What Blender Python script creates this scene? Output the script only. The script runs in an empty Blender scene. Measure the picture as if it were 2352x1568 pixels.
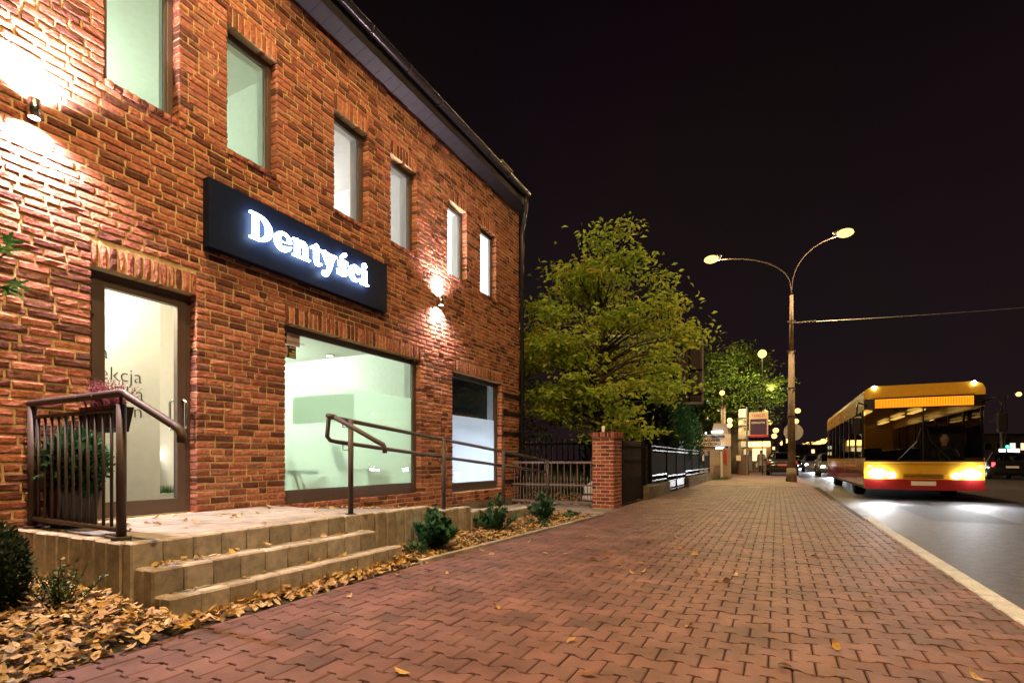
import bpy, math, random
import numpy as np
from mathutils import Matrix, Vector, Euler, noise as mnoise
random.seed(7)
R = math.radians
sc = bpy.context.scene
COL = sc.collection

# ---------------------------------------------------------------- camera, world, light, exposure
cam_d = bpy.data.cameras.new('camera'); cam = bpy.data.objects.new('camera', cam_d); COL.objects.link(cam)
cam.location = (0, 0, 1.0)
cam.rotation_euler = (R(90), 0, math.atan(609 / 1200.0))
cam_d.sensor_width = 36.0
cam_d.lens = 36.0 * 1200 / 2352
cam_d.shift_y = 271.0 / 2352
cam_d.clip_start = 0.05; cam_d.clip_end = 2000
sc.camera = cam

world = bpy.data.worlds.new('World'); sc.world = world; world.use_nodes = True
wn = world.node_tree.nodes; wl = world.node_tree.links
for n in list(wn): wn.remove(n)
wo = wn.new('ShaderNodeOutputWorld'); wb = wn.new('ShaderNodeBackground')
wt = wn.new('ShaderNodeTexCoord'); ws = wn.new('ShaderNodeSeparateXYZ')
wr = wn.new('ShaderNodeValToRGB'); wz = wn.new('ShaderNodeTexNoise'); wm = wn.new('ShaderNodeMix')
wm.data_type = 'RGBA'; wm.blend_type = 'MULTIPLY'; wm.inputs[0].default_value = 0.55
wz.inputs['Scale'].default_value = 2.2; wz.inputs['Detail'].default_value = 5
wr.color_ramp.elements[0].position = 0.0; wr.color_ramp.elements[0].color = (0.019, 0.0103, 0.013, 1)
wr.color_ramp.elements[1].position = 0.75; wr.color_ramp.elements[1].color = (0.0030, 0.0017, 0.0022, 1)
wl.new(wt.outputs['Generated'], ws.inputs[0]); wl.new(ws.outputs['Z'], wr.inputs[0])
wl.new(wt.outputs['Generated'], wz.inputs['Vector'])
wl.new(wr.outputs[0], wm.inputs[6]); wl.new(wz.outputs['Color'], wm.inputs[7])
wl.new(wm.outputs[2], wb.inputs[0]); wb.inputs[1].default_value = 1.0
wl.new(wb.outputs[0], wo.inputs[0])

sun_d = bpy.data.lights.new('fill_sun', 'SUN'); sun = bpy.data.objects.new('fill_sun', sun_d); COL.objects.link(sun)  # faint sun lamp added as overall night fill
sun_d.energy = 0.02; sun_d.angle = R(12); sun_d.color = (1, 0.93, 0.85); sun.rotation_euler = (R(35), 0, R(60))

sc.view_settings.view_transform = 'Standard'; sc.view_settings.look = 'None'
sc.view_settings.gamma = 1.0; sc.view_settings.exposure = 0.12
sc.render.engine = 'CYCLES'
sc.cycles.use_denoising = True
sc.cycles.max_bounces = 6; sc.cycles.diffuse_bounces = 4; sc.cycles.glossy_bounces = 2; sc.cycles.transmission_bounces = 4; sc.cycles.transparent_max_bounces = 8
sc.cycles.use_adaptive_sampling = True; sc.cycles.adaptive_threshold = 0.03
sc.cycles.sample_clamp_indirect = 4.0; sc.cycles.caustics_reflective = False; sc.cycles.caustics_refractive = False
SODIUM = (1.0, 0.63, 0.28)

# ---------------------------------------------------------------- materials
M = {}
def nt(name):
    m = bpy.data.materials.new(name); m.use_nodes = True
    return m, m.node_tree.nodes, m.node_tree.links
def pm(key, col, rough=0.6, metal=0.0, var=0.15, scale=12.0, bump=0.0, bscale=60.0, spec=0.4, detail=3, col2=None, coat=0.0, stain=0.0):
    m, n, l = nt(key); b = n['Principled BSDF']
    b.inputs['Roughness'].default_value = rough; b.inputs['Metallic'].default_value = metal
    b.inputs['Specular IOR Level'].default_value = spec
    if coat: b.inputs['Coat Weight'].default_value = coat; b.inputs['Coat Roughness'].default_value = 0.06
    tc = n.new('ShaderNodeTexCoord'); tz = n.new('ShaderNodeTexNoise')
    tz.inputs['Scale'].default_value = scale; tz.inputs['Detail'].default_value = detail
    l.new(tc.outputs['Object'], tz.inputs['Vector'])
    cr = n.new('ShaderNodeValToRGB'); e = cr.color_ramp.elements
    c2 = col2 or tuple(min(1, c * (1 + var)) for c in col); c1 = tuple(c * (1 - var) for c in col)
    e[0].position = 0.3; e[0].color = (*c1, 1); e[1].position = 0.7; e[1].color = (*c2, 1)
    l.new(tz.outputs[0], cr.inputs[0])
    out = cr.outputs[0]
    if stain:
        t2 = n.new('ShaderNodeTexNoise'); t2.inputs['Scale'].default_value = scale * 0.18; t2.inputs['Detail'].default_value = 4
        l.new(tc.outputs['Object'], t2.inputs['Vector'])
        r2 = n.new('ShaderNodeValToRGB'); r2.color_ramp.elements[0].position = 0.36; r2.color_ramp.elements[0].color = (1 - stain,) * 3 + (1,)
        r2.color_ramp.elements[1].position = 0.6; r2.color_ramp.elements[1].color = (1, 1, 1, 1)
        l.new(t2.outputs[0], r2.inputs[0])
        mx = n.new('ShaderNodeMix'); mx.data_type = 'RGBA'; mx.blend_type = 'MULTIPLY'; mx.inputs[0].default_value = 1
        l.new(out, mx.inputs[6]); l.new(r2.outputs[0], mx.inputs[7]); out = mx.outputs[2]
    l.new(out, b.inputs['Base Color'])
    if bump:
        bz = n.new('ShaderNodeTexNoise'); bz.inputs['Scale'].default_value = bscale; bz.inputs['Detail'].default_value = 3
        l.new(tc.outputs['Object'], bz.inputs['Vector'])
        bp = n.new('ShaderNodeBump'); bp.inputs['Strength'].default_value = bump; bp.inputs['Distance'].default_value = 0.01
        l.new(bz.outputs[0], bp.inputs['Height']); l.new(bp.outputs[0], b.inputs['Normal'])
    M[key] = m; return m
def em(key, col, s, direct=True):
    m, n, l = nt(key); m.cycles.emission_sampling = 'AUTO' if direct else 'NONE'; n.remove(n['Principled BSDF']); e = n.new('ShaderNodeEmission')
    e.inputs[0].default_value = (*col, 1); e.inputs[1].default_value = s
    l.new(e.outputs[0], n['Material Output'].inputs[0]); M[key] = m; return m
def ramp_mat(key, stops, rough=0.8, nscale=30.0, nmix=0.45, bump=0.5, bscale=55.0, bdist=0.012, spec=0.25, transl=0.0, stretch=None):
    """colour picked per piece: face attribute rnd + object random, broken up by noise"""
    m, n, l = nt(key); b = n['Principled BSDF']; b.inputs['Roughness'].default_value = rough
    b.inputs['Specular IOR Level'].default_value = spec
    at = n.new('ShaderNodeAttribute'); at.attribute_name = 'rnd'; oi = n.new('ShaderNodeObjectInfo')
    ad = n.new('ShaderNodeMath'); ad.operation = 'ADD'; fr = n.new('ShaderNodeMath'); fr.operation = 'FRACT'
    l.new(at.outputs['Fac'], ad.inputs[0]); l.new(oi.outputs['Random'], ad.inputs[1]); l.new(ad.outputs[0], fr.inputs[0])
    cr = n.new('ShaderNodeValToRGB'); e = cr.color_ramp.elements
    while len(e) < len(stops): e.new(0.5)
    for i, (p, c) in enumerate(stops): e[i].position = p; e[i].color = (*c, 1)
    l.new(fr.outputs[0], cr.inputs[0])
    ge = n.new('ShaderNodeNewGeometry'); tz = n.new('ShaderNodeTexNoise'); tz.inputs['Scale'].default_value = nscale; tz.inputs['Detail'].default_value = 5
    tz.inputs['Roughness'].default_value = 0.65
    src = ge.outputs['Position']
    if stretch:
        mp = n.new('ShaderNodeMapping'); mp.inputs['Scale'].default_value = stretch; l.new(src, mp.inputs[0]); src = mp.outputs[0]
    l.new(src, tz.inputs['Vector'])
    nr = n.new('ShaderNodeValToRGB'); nr.color_ramp.elements[0].position = 0.3; nr.color_ramp.elements[0].color = (1 - nmix,) * 3 + (1,)
    nr.color_ramp.elements[1].position = 0.68; nr.color_ramp.elements[1].color = (1 + nmix * 0.35,) * 3 + (1,)
    l.new(tz.outputs[0], nr.inputs[0])
    mx = n.new('ShaderNodeMix'); mx.data_type = 'RGBA'; mx.blend_type = 'MULTIPLY'; mx.inputs[0].default_value = 1
    l.new(cr.outputs[0], mx.inputs[6]); l.new(nr.outputs[0], mx.inputs[7]); l.new(mx.outputs[2], b.inputs['Base Color'])
    if bump:
        bz = n.new('ShaderNodeTexNoise'); bz.inputs['Scale'].default_value = bscale; bz.inputs['Detail'].default_value = 4; bz.inputs['Roughness'].default_value = 0.6
        l.new(src, bz.inputs['Vector'])
        bp = n.new('ShaderNodeBump'); bp.inputs['Strength'].default_value = bump; bp.inputs['Distance'].default_value = bdist
        l.new(bz.outputs[0], bp.inputs['Height']); l.new(bp.outputs[0], b.inputs['Normal'])
    if transl:
        tr = n.new('ShaderNodeBsdfTranslucent'); ms = n.new('ShaderNodeMixShader'); ms.inputs[0].default_value = transl
        l.new(mx.outputs[2], tr.inputs[0]); l.new(b.outputs[0], ms.inputs[1]); l.new(tr.outputs[0], ms.inputs[2])
        l.new(ms.outputs[0], n['Material Output'].inputs[0])
    M[key] = m; return m
def glass(key, tint=(0.95, 0.98, 0.96), refl=0.09, frost=0.0, fcol=(0.9, 0.95, 0.92)):
    m, n, l = nt(key); n.remove(n['Principled BSDF'])
    t = n.new('ShaderNodeBsdfTransparent'); t.inputs[0].default_value = (*tint, 1)
    g = n.new('ShaderNodeBsdfGlossy'); g.inputs['Roughness'].default_value = 0.02
    lw = n.new('ShaderNodeFresnel'); lw.inputs[0].default_value = 1.45
    ms = n.new('ShaderNodeMixShader'); l.new(lw.outputs[0], ms.inputs[0])
    src = t.outputs[0]
    if frost:
        tl = n.new('ShaderNodeBsdfTranslucent'); tl.inputs[0].default_value = (*fcol, 1)
        m2 = n.new('ShaderNodeMixShader'); m2.inputs[0].default_value = frost
        l.new(t.outputs[0], m2.inputs[1]); l.new(tl.outputs[0], m2.inputs[2]); src = m2.outputs[0]
    l.new(src, ms.inputs[1]); l.new(g.outputs[0], ms.inputs[2]); l.new(ms.outputs[0], n['Material Output'].inputs[0])
    M[key] = m; return m

ramp_mat('brick', [(0.0, (0.12, 0.052, 0.040)), (0.15, (0.18, 0.072, 0.052)), (0.3, (0.34, 0.125, 0.085)), (0.55, (0.43, 0.165, 0.105)), (0.8, (0.50, 0.215, 0.13)), (0.92, (0.30, 0.14, 0.095)), (1.0, (0.15, 0.065, 0.05))],
         rough=0.95, nscale=34, nmix=0.66, bump=0.85, bscale=62, bdist=0.010, spec=0.05, stretch=(1.15, 0.85, 1.15))
ramp_mat('pillar_brick', [(0.0, (0.10, 0.035, 0.03)), (0.25, (0.20, 0.05, 0.04)), (0.6, (0.36, 0.085, 0.055)), (0.9, (0.42, 0.14, 0.085)), (1.0, (0.36, 0.20, 0.14))], rough=0.85, nscale=40, nmix=0.4, bump=0.5)
pm('mortar', (0.54, 0.405, 0.205), 0.95, var=0.22, scale=60, bump=0.6, bscale=240)
pm('pale_mortar', (0.62, 0.50, 0.34), 0.95, var=0.15, scale=60, bump=0.4, bscale=240)
ramp_mat('paver', [(0.0, (0.130, 0.066, 0.062)), (0.3, (0.160, 0.080, 0.074)), (0.7, (0.182, 0.092, 0.085)), (0.92, (0.145, 0.078, 0.073)), (1.0, (0.108, 0.062, 0.058))], rough=0.66, nscale=2.6, nmix=0.55, bump=0.45, bscale=260, bdist=0.004, spec=0.35)
pm('joint_sand', (0.030, 0.022, 0.011), 0.95, var=0.4, scale=30, bump=0.6, bscale=200)
pm('asphalt_patch', (0.035, 0.031, 0.032), 0.7, var=0.4, scale=60, bump=1.0, bscale=300, spec=0.4)
pm('asphalt', (0.058, 0.047, 0.043), 0.6, var=0.55, scale=55, bump=1.0, bscale=260, spec=0.45, stain=0.5)
pm('kerb_stone', (0.56, 0.60, 0.68), 0.7, var=0.2, scale=30, bump=0.35, bscale=220, stain=0.2)
pm('concrete', (0.40, 0.355, 0.285), 0.85, var=0.2, scale=9, bump=0.4, bscale=150, stain=0.45)
ramp_mat('concrete_block', [(0, (0.29, 0.25, 0.19)), (0.3, (0.38, 0.335, 0.265)), (0.6, (0.43, 0.39, 0.32)), (0.85, (0.34, 0.29, 0.22)), (1, (0.27, 0.235, 0.18))], rough=0.88, nscale=11, nmix=0.42, bump=0.5, bscale=120, bdist=0.004)
pm('slab', (0.29, 0.265, 0.235), 0.8, var=0.18, scale=10, bump=0.35, bscale=180, stain=0.3)
pm('old_concrete', (0.20, 0.165, 0.11), 0.92, var=0.35, scale=6, bump=0.7, bscale=50, stain=0.4)
pm('moss', (0.06, 0.085, 0.028), 0.95, var=0.5, scale=30, bump=0.8, bscale=120)
pm('soil', (0.035, 0.026, 0.016), 0.95, var=0.5, scale=20, bump=0.9, bscale=60)
pm('grass_dark', (0.03, 0.04, 0.016), 0.95, var=0.5, scale=6, bump=0.8, bscale=60)
pm('frame', (0.105, 0.078, 0.066), 0.42, metal=0.25, var=0.06, scale=5, bump=0.06, bscale=500)
pm('rail', (0.066, 0.046, 0.039), 0.55, metal=0.1, var=0.12, scale=40, bump=0.12, bscale=400)
pm('gutter', (0.035, 0.030, 0.032), 0.28, metal=0.5, var=0.1)
pm('soffit', (0.024, 0.021, 0.027), 0.6, var=0.08, scale=4)
pm('roof', (0.03, 0.027, 0.027), 0.7, var=0.3)
pm('steel', (0.62, 0.62, 0.60), 0.25, metal=1.0, var=0.05)
pm('black_metal', (0.012, 0.009, 0.010), 0.8, metal=0.0, var=0.2, spec=0.08)
pm('iron', (0.075, 0.058, 0.052), 0.5, metal=0.4, var=0.2)
pm('galv', (0.42, 0.43, 0.45), 0.4, metal=0.8, var=0.15)
pm('black_plastic', (0.014, 0.012, 0.012), 0.35, var=0.1)
pm('white_paint', (0.80, 0.80, 0.77), 0.7, var=0.03)
pm('cream_paint', (0.80, 0.76, 0.68), 0.65, var=0.03)
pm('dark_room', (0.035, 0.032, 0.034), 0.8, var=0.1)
pm('wood', (0.45, 0.28, 0.14), 0.5, var=0.2, scale=20)
pm('chair_shell', (0.05, 0.06, 0.055), 0.45, var=0.05)
pm('sign_black', (0.008, 0.013, 0.034), 0.5, var=0.1, spec=0.08)
pm('sign_edge', (0.012, 0.012, 0.014), 0.4, var=0.1)
pm('ink', (0.02, 0.022, 0.02), 0.6, var=0.05)
pm('bark', (0.060, 0.045, 0.032), 0.95, var=0.5, scale=18, bump=0.9, bscale=40)
pm('conc_pole', (0.24, 0.19, 0.15), 0.85, var=0.3, scale=5, bump=0.4, bscale=60, stain=0.35)
pm('plaster', (0.34, 0.28, 0.22), 0.9, var=0.2, scale=1.2)
pm('far_wall', (0.16, 0.12, 0.10), 0.9, var=0.2, scale=0.6)
pm('far_roof', (0.06, 0.04, 0.035), 0.9, var=0.3)
leafc = [(0.0, (0.42, 0.26, 0.06)), (0.2, (0.55, 0.38, 0.16)), (0.4, (0.66, 0.50, 0.28)), (0.55, (0.60, 0.38, 0.08)), (0.7, (0.42, 0.25, 0.12)), (0.85, (0.72, 0.58, 0.36)), (0.92, (0.26, 0.11, 0.055)), (0.97, (0.20, 0.18, 0.05)), (1.0, (0.12, 0.055, 0.035))]
ramp_mat('litter', leafc, rough=0.6, nscale=45, nmix=0.4, bump=0.25, bscale=180, bdist=0.004, transl=0.2)
ramp_mat('leaf_yellow', [(0, (0.20, 0.34, 0.05)), (0.35, (0.33, 0.48, 0.06)), (0.7, (0.52, 0.58, 0.08)), (0.9, (0.48, 0.42, 0.06)), (1.0, (0.14, 0.29, 0.06))], rough=0.5, nscale=1.4, nmix=0.35, bump=0, transl=0.45)
ramp_mat('leaf_green', [(0, (0.05, 0.11, 0.015)), (0.5, (0.10, 0.17, 0.02)), (1, (0.15, 0.20, 0.03))], rough=0.5, nscale=1.2, nmix=0.4, bump=0, transl=0.4)
ramp_mat('conifer', [(0, (0.018, 0.085, 0.045)), (0.5, (0.032, 0.14, 0.062)), (1, (0.06, 0.20, 0.08))], rough=0.6, nscale=14, nmix=0.5, bump=0, transl=0.15)
ramp_mat('conifer_dark', [(0, (0.012, 0.026, 0.012)), (0.5, (0.02, 0.042, 0.016)), (1, (0.035, 0.06, 0.02))], rough=0.7, nscale=6, nmix=0.5, bump=0, transl=0.1)
ramp_mat('box_leaf', [(0, (0.018, 0.05, 0.016)), (0.6, (0.035, 0.08, 0.022)), (0.85, (0.16, 0.17, 0.06)), (1, (0.30, 0.27, 0.12))], rough=0.35, nscale=40, nmix=0.3, bump=0, transl=0.15)
ramp_mat('maple_leaf', [(0, (0.04, 0.17, 0.04)), (1, (0.07, 0.26, 0.05))], rough=0.45, nscale=20, nmix=0.25, bump=0.2, transl=0.3)
ramp_mat('heather', [(0, (0.24, 0.07, 0.11)), (0.5, (0.40, 0.11, 0.18)), (0.8, (0.48, 0.2, 0.24)), (1, (0.16, 0.10, 0.05))], rough=0.7, nscale=40, nmix=0.3, bump=0, transl=0.2)
ramp_mat('grass_blade', [(0, (0.03, 0.10, 0.03)), (1, (0.07, 0.17, 0.06))], rough=0.6, nscale=30, nmix=0.3, bump=0, transl=0.2)
glass('pane'); glass('film', frost=0.58, fcol=(0.86, 0.97, 0.88)); glass('film_blue', frost=0.93, fcol=(0.92, 0.95, 1.0))
glass('car_glass', tint=(0.10, 0.11, 0.12)); glass('bus_glass', tint=(0.75, 0.78, 0.76))
em('letter_light', (0.58, 0.79, 1.0), 22.0)
em('sodium_lamp', (1.0, 0.62, 0.15), 2.9, False)
em('far_lamp', (1.0, 0.56, 0.14), 3.2, False)
em('cool_led', (1.0, 0.94, 0.96), 60.0)
em('headlight', (0.90, 0.95, 1.0), 90.0, False)
em('far_headlight', (0.95, 0.97, 1.0), 45.0, False)
em('tail', (1.0, 0.03, 0.03), 9.0, False)
em('room_green', (0.74, 1.0, 0.77), 195.0); em('waiting_light', (0.78, 1.0, 0.78), 300.0)
em('room_grey', (0.97, 0.97, 1.0), 170.0)
em('room_blue', (0.80, 0.91, 1.0), 1500.0)
em('lobby_light', (1.0, 0.90, 0.70), 90.0)
em('spot_light', (1.0, 0.88, 0.62), 30.0)
em('strip_light', (0.80, 0.88, 1.0), 34.0)
em('screen', (0.55, 0.75, 0.9), 1.4)
em('amber_led', (1.0, 0.28, 0.008), 2.2, False)
em('amber_glow', (1.0, 0.55, 0.12), 1.6)
em('signal_green', (0.02, 1.0, 0.35), 20.0, False); em('signal_red', (1.0, 0.03, 0.10), 20.0, False)
em('white_sign', (0.70, 0.87, 1.0), 5.0); em('desk_glow', (1.0, 0.97, 0.9), 7.0); pm('gate_paint', (0.20, 0.155, 0.15), 0.5, metal=0.2, var=0.15); em('warm_window', (1.0, 0.72, 0.36), 1.6, False); em('pale_window', (0.85, 1.0, 0.75), 1.2, False)
em('warm_sign', (1.0, 0.55, 0.12), 6.0); em('lit_board', (0.9, 0.62, 0.40), 0.32); em('lit_purple', (0.10, 0.05, 0.16), 0.9)
pm('paint_black', (0.012, 0.012, 0.014), 0.2, metal=0.2, var=0.05, coat=0.8)
pm('paint_grey', (0.16, 0.17, 0.18), 0.25, metal=0.5, var=0.05, coat=0.7)
pm('paint_white', (0.55, 0.55, 0.55), 0.25, var=0.03, coat=0.7)
pm('paint_red', (0.33, 0.02, 0.02), 0.25, var=0.05, coat=0.7)
pm('paint_blue', (0.03, 0.05, 0.15), 0.25, metal=0.3, var=0.05, coat=0.7)
pm('paint_yellow', (0.72, 0.40, 0.03), 0.25, var=0.05, coat=0.6)
pm('rubber', (0.015, 0.014, 0.014), 0.8, var=0.2)
pm('coat_cloth', (0.30, 0.26, 0.25), 0.9, var=0.15, scale=10); pm('trousers', (0.02, 0.02, 0.025), 0.9, var=0.2)
pm('skin', (0.45, 0.28, 0.2), 0.6, var=0.05); pm('bag', (0.7, 0.66, 0.6), 0.6, var=0.1)
pm('plate_redlit', (0.62, 0.16, 0.15), 0.5, var=0.05); pm('red_band', (0.55, 0.04, 0.06), 0.6, var=0.03)  # parked car's plate: red glow falling on it put into the colour
pm('board_cream', (0.66, 0.55, 0.42), 0.7, var=0.05); pm('board_purple', (0.06, 0.03, 0.09), 0.6, var=0.05)
pm('sticker_dark', (0.03, 0.018, 0.022), 0.5, var=0.1); pm('sticker_pale', (0.52, 0.40, 0.38), 0.6, var=0.05); pm('sticker_navy', (0.012, 0.012, 0.03), 0.5, var=0.05)
pm('sticker_lime', (0.42, 0.45, 0.05), 0.6, var=0.05); pm('sticker_red', (0.42, 0.05, 0.04), 0.5, var=0.05)

# ---------------------------------------------------------------- mesh helpers
OFF = {}
def off(o): return OFF.get(o.name, Vector((0, 0, 0))) if o else Vector((0, 0, 0))
class MB:
    def __init__(s): s.v = []; s.f = []; s.r = []
    def add(s, vs, fs, rnd=0.0):
        k = len(s.v); s.v.extend(tuple(p) for p in vs); s.f.extend(tuple(i + k for i in f) for f in fs); s.r.extend([rnd] * len(fs)); return s
    def box(s, x0, x1, y0, y1, z0, z1, rnd=0.0):
        v = [(x0, y0, z0), (x1, y0, z0), (x1, y1, z0), (x0, y1, z0), (x0, y0, z1), (x1, y0, z1), (x1, y1, z1), (x0, y1, z1)]
        return s.add(v, [(0, 3, 2, 1), (4, 5, 6, 7), (0, 1, 5, 4), (1, 2, 6, 5), (2, 3, 7, 6), (3, 0, 4, 7)], rnd)
    def rbox(s, x0, x1, y0, y1, z0, z1, b=0.006, rnd=0.0, jit=0.0):
        """box with chamfered edges (26 faces -> 44 tris)"""
        X, Y, Z = (x0, x1), (y0, y1), (z0, z1); v = []; idx = {}
        for i in (0, 1):
            for j in (0, 1):
                for k in (0, 1):
                    for a in range(3):
                        q = [X[i], Y[j], Z[k]]; sg = (1 if i == 0 else -1, 1 if j == 0 else -1, 1 if k == 0 else -1)
                        for t in range(3):
                            if t != a: q[t] += sg[t] * b
                        if jit: q = [c + random.uniform(-jit, jit) for c in q]
                        idx[i, j, k, a] = len(v); v.append(q)
        g = lambda *a: idx[a]; f = []
        for e in (0, 1):
            f.append([g(e, 0, 0, 0), g(e, 1, 0, 0), g(e, 1, 1, 0), g(e, 0, 1, 0)][::(-1 if e == 0 else 1)])
            f.append([g(0, e, 0, 1), g(1, e, 0, 1), g(1, e, 1, 1), g(0, e, 1, 1)][::(1 if e == 0 else -1)])
            f.append([g(0, 0, e, 2), g(1, 0, e, 2), g(1, 1, e, 2), g(0, 1, e, 2)][::(-1 if e == 0 else 1)])
        for i in (0, 1):
            for j in (0, 1):
                f.append([g(i, j, 0, 0), g(i, j, 1, 0), g(i, j, 1, 1), g(i, j, 0, 1)])
                f.append([g(i, 0, j, 0), g(i, 1, j, 0), g(i, 1, j, 2), g(i, 0, j, 2)])
                f.append([g(0, i, j, 1), g(1, i, j, 1), g(1, i, j, 2), g(0, i, j, 2)])
                for k in (0, 1): f.append([g(i, j, k, 0), g(i, j, k, 1), g(i, j, k, 2)])
        return s.add(v, f, rnd)
    def cyl(s, p0, p1, r0, r1=None, n=8, caps=True, rnd=0.0):
        p0 = Vector(p0); p1 = Vector(p1); r1 = r0 if r1 is None else r1; d = p1 - p0
        if d.length < 1e-6: return s
        q = d.to_track_quat('Z', 'Y'); v = []
        for p, r in ((p0, r0), (p1, r1)):
            for i in range(n):
                t = 2 * math.pi * i / n; v.append(p + q @ Vector((r * math.cos(t), r * math.sin(t), 0)))
        f = [(i, (i + 1) % n, n + (i + 1) % n, n + i) for i in range(n)]
        if caps: f += [tuple(range(n))[::-1], tuple(range(n, 2 * n))]
        return s.add(v, f, rnd)
    def tube(s, pts, r, n=8, caps=True):
        pts = [Vector(p) for p in pts]; rr = r if isinstance(r, (list, tuple)) else [r] * len(pts)
        v = []; prev = None
        for i, p in enumerate(pts):
            d = (pts[min(i + 1, len(pts) - 1)] - pts[max(i - 1, 0)]).normalized()
            if prev is None:
                u = d.orthogonal().normalized()
            else:
                u = (prev - d * prev.dot(d)).normalized()
            prev = u; w = d.cross(u)
            for k in range(n):
                t = 2 * math.pi * k / n; v.append(p + (u * math.cos(t) + w * math.sin(t)) * rr[i])
        f = []
        for i in range(len(pts) - 1):
            for k in range(n): f.append((i * n + k, i * n + (k + 1) % n, (i + 1) * n + (k + 1) % n, (i + 1) * n + k))
        if caps: f += [tuple(range(n))[::-1], tuple(range((len(pts) - 1) * n, len(pts) * n))]
        return s.add(v, f)
    def lathe(s, prof, c=(0, 0, 0), n=16, cap=True):
        v = []; f = []
        for r, z in prof:
            for k in range(n):
                t = 2 * math.pi * k / n; v.append((c[0] + r * math.cos(t), c[1] + r * math.sin(t), c[2] + z))
        for i in range(len(prof) - 1):
            for k in range(n): f.append((i * n + k, i * n + (k + 1) % n, (i + 1) * n + (k + 1) % n, (i + 1) * n + k))
        if cap: f += [tuple(range(n))[::-1], tuple(range((len(prof) - 1) * n, len(prof) * n))]
        return s.add(v, f)
    def ball(s, c, r, n=10, m=6, sx=1, sy=1, sz=1):
        v = []; f = []
        for i in range(m + 1):
            ph = math.pi * i / m - math.pi / 2
            for k in range(n):
                t = 2 * math.pi * k / n; rr = max(math.cos(ph), 0.02) * r
                v.append((c[0] + rr * math.cos(t) * sx, c[1] + rr * math.sin(t) * sy, c[2] + r * math.sin(ph) * sz))
        for i in range(m):
            for k in range(n): f.append((i * n + k, i * n + (k + 1) % n, (i + 1) * n + (k + 1) % n, (i + 1) * n + k))
        return s.add(v, f)
    def prism(s, poly, fn, d0, d1, rnd=0.0):
        """polygon (a,b) extruded d0..d1, fn(a,b,d)->xyz"""
        n = len(poly); v = [fn(a, b, d0) for a, b in poly] + [fn(a, b, d1) for a, b in poly]
        return s.add(v, [tuple(range(n))[::-1], tuple(range(n, 2 * n))] + [(i, (i + 1) % n, n + (i + 1) % n, n + i) for i in range(n)], rnd)
    def mesh(s, name, o=Vector((0, 0, 0))):
        me = bpy.data.meshes.new(name)
        me.from_pydata([(p[0] - o[0], p[1] - o[1], p[2] - o[2]) for p in s.v], [], s.f)
        at = me.attributes.new('rnd', 'FLOAT', 'FACE'); at.data.foreach_set('value', s.r)
        me.update(); return me
    def build(s, name, mat, parent=None, smooth=False, bevel=0.0, loc=None):
        o = loc and Vector(loc) or off(parent)
        me = s.mesh(name, o); me.materials.append(M[mat])
        if smooth: me.shade_smooth()
        ob = bpy.data.objects.new(name, me); COL.objects.link(ob)
        if parent: ob.parent = parent; OFF[ob.name] = off(parent)
        elif loc: ob.location = loc; OFF[ob.name] = Vector(loc)
        if bevel:
            b = ob.modifiers.new('bevel', 'BEVEL'); b.width = bevel; b.segments = 2; b.limit_method = 'ANGLE'
        return ob
def recalc(ob):
    import bmesh
    bm = bmesh.new(); bm.from_mesh(ob.data); bmesh.ops.recalc_face_normals(bm, faces=bm.faces); bm.to_mesh(ob.data); bm.free(); return ob
def tag(o, label=None, cat=None, group=None, kind=None):
    if label: o['label'] = label
    if cat: o['category'] = cat
    if group: o['group'] = group
    if kind: o['kind'] = kind
    return o
def thing(name, label, cat, loc=(0, 0, 0), group=None):
    o = bpy.data.objects.new(name, None); COL.objects.link(o); o.location = loc; o.empty_display_size = 0.1
    OFF[o.name] = Vector(loc); return tag(o, label, cat, group)
def inst(name, me, parent, loc, rot=None, scale=None):
    o = bpy.data.objects.new(name, me); COL.objects.link(o)
    if parent: o.parent = parent
    o.location = Vector(loc) - off(parent)
    if rot: o.rotation_euler = rot
    if scale: o.scale = scale
    return o
def copy_tree(o, parent=None):
    c = o.copy(); COL.objects.link(c); c.parent = parent
    for ch in list(o.children): copy_tree(ch, c)
    return c
def place(root, loc, rz=0.0, label=None, sc_=None):
    root.location = loc; root.rotation_euler = (0, 0, rz)
    if sc_: root.scale = sc_
    if label: root['label'] = label
    return root
def text_mesh(body, size, spacing=1.0, depth=0.0, offset=0.0, align='LEFT'):
    cu = bpy.data.curves.new('lettering', 'FONT'); cu.body = body; cu.size = size; cu.space_character = spacing
    cu.extrude = depth; cu.offset = offset; cu.align_x = align; cu.resolution_u = 3
    ob = bpy.data.objects.new('lettering', cu); COL.objects.link(ob)
    dg = bpy.context.evaluated_depsgraph_get(); me = bpy.data.meshes.new_from_object(ob.evaluated_get(dg))
    bpy.data.objects.remove(ob); bpy.data.curves.remove(cu); return me
def lettering(body, size, mat, parent, loc, facing='X', rz=0.0, **k):
    """text lying in the YZ plane facing +X (reads along +Y) or in XZ plane facing -Y"""
    me = text_mesh(body, size, **k); me.materials.clear(); me.materials.append(M[mat])
    o = bpy.data.objects.new('lettering', me); COL.objects.link(o); o.parent = parent
    o.location = Vector(loc) - off(parent)
    o.rotation_euler = (R(90), 0, R(90)) if facing == 'X' else (R(90), 0, rz)
    return o
def point(name, loc, power, col, radius, parent=None):
    d = bpy.data.lights.new(name, 'POINT'); d.energy = power; d.color = col; d.shadow_soft_size = radius
    o = bpy.data.objects.new(name, d); COL.objects.link(o); o.parent = parent; o.location = Vector(loc) - off(parent); return o
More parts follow.
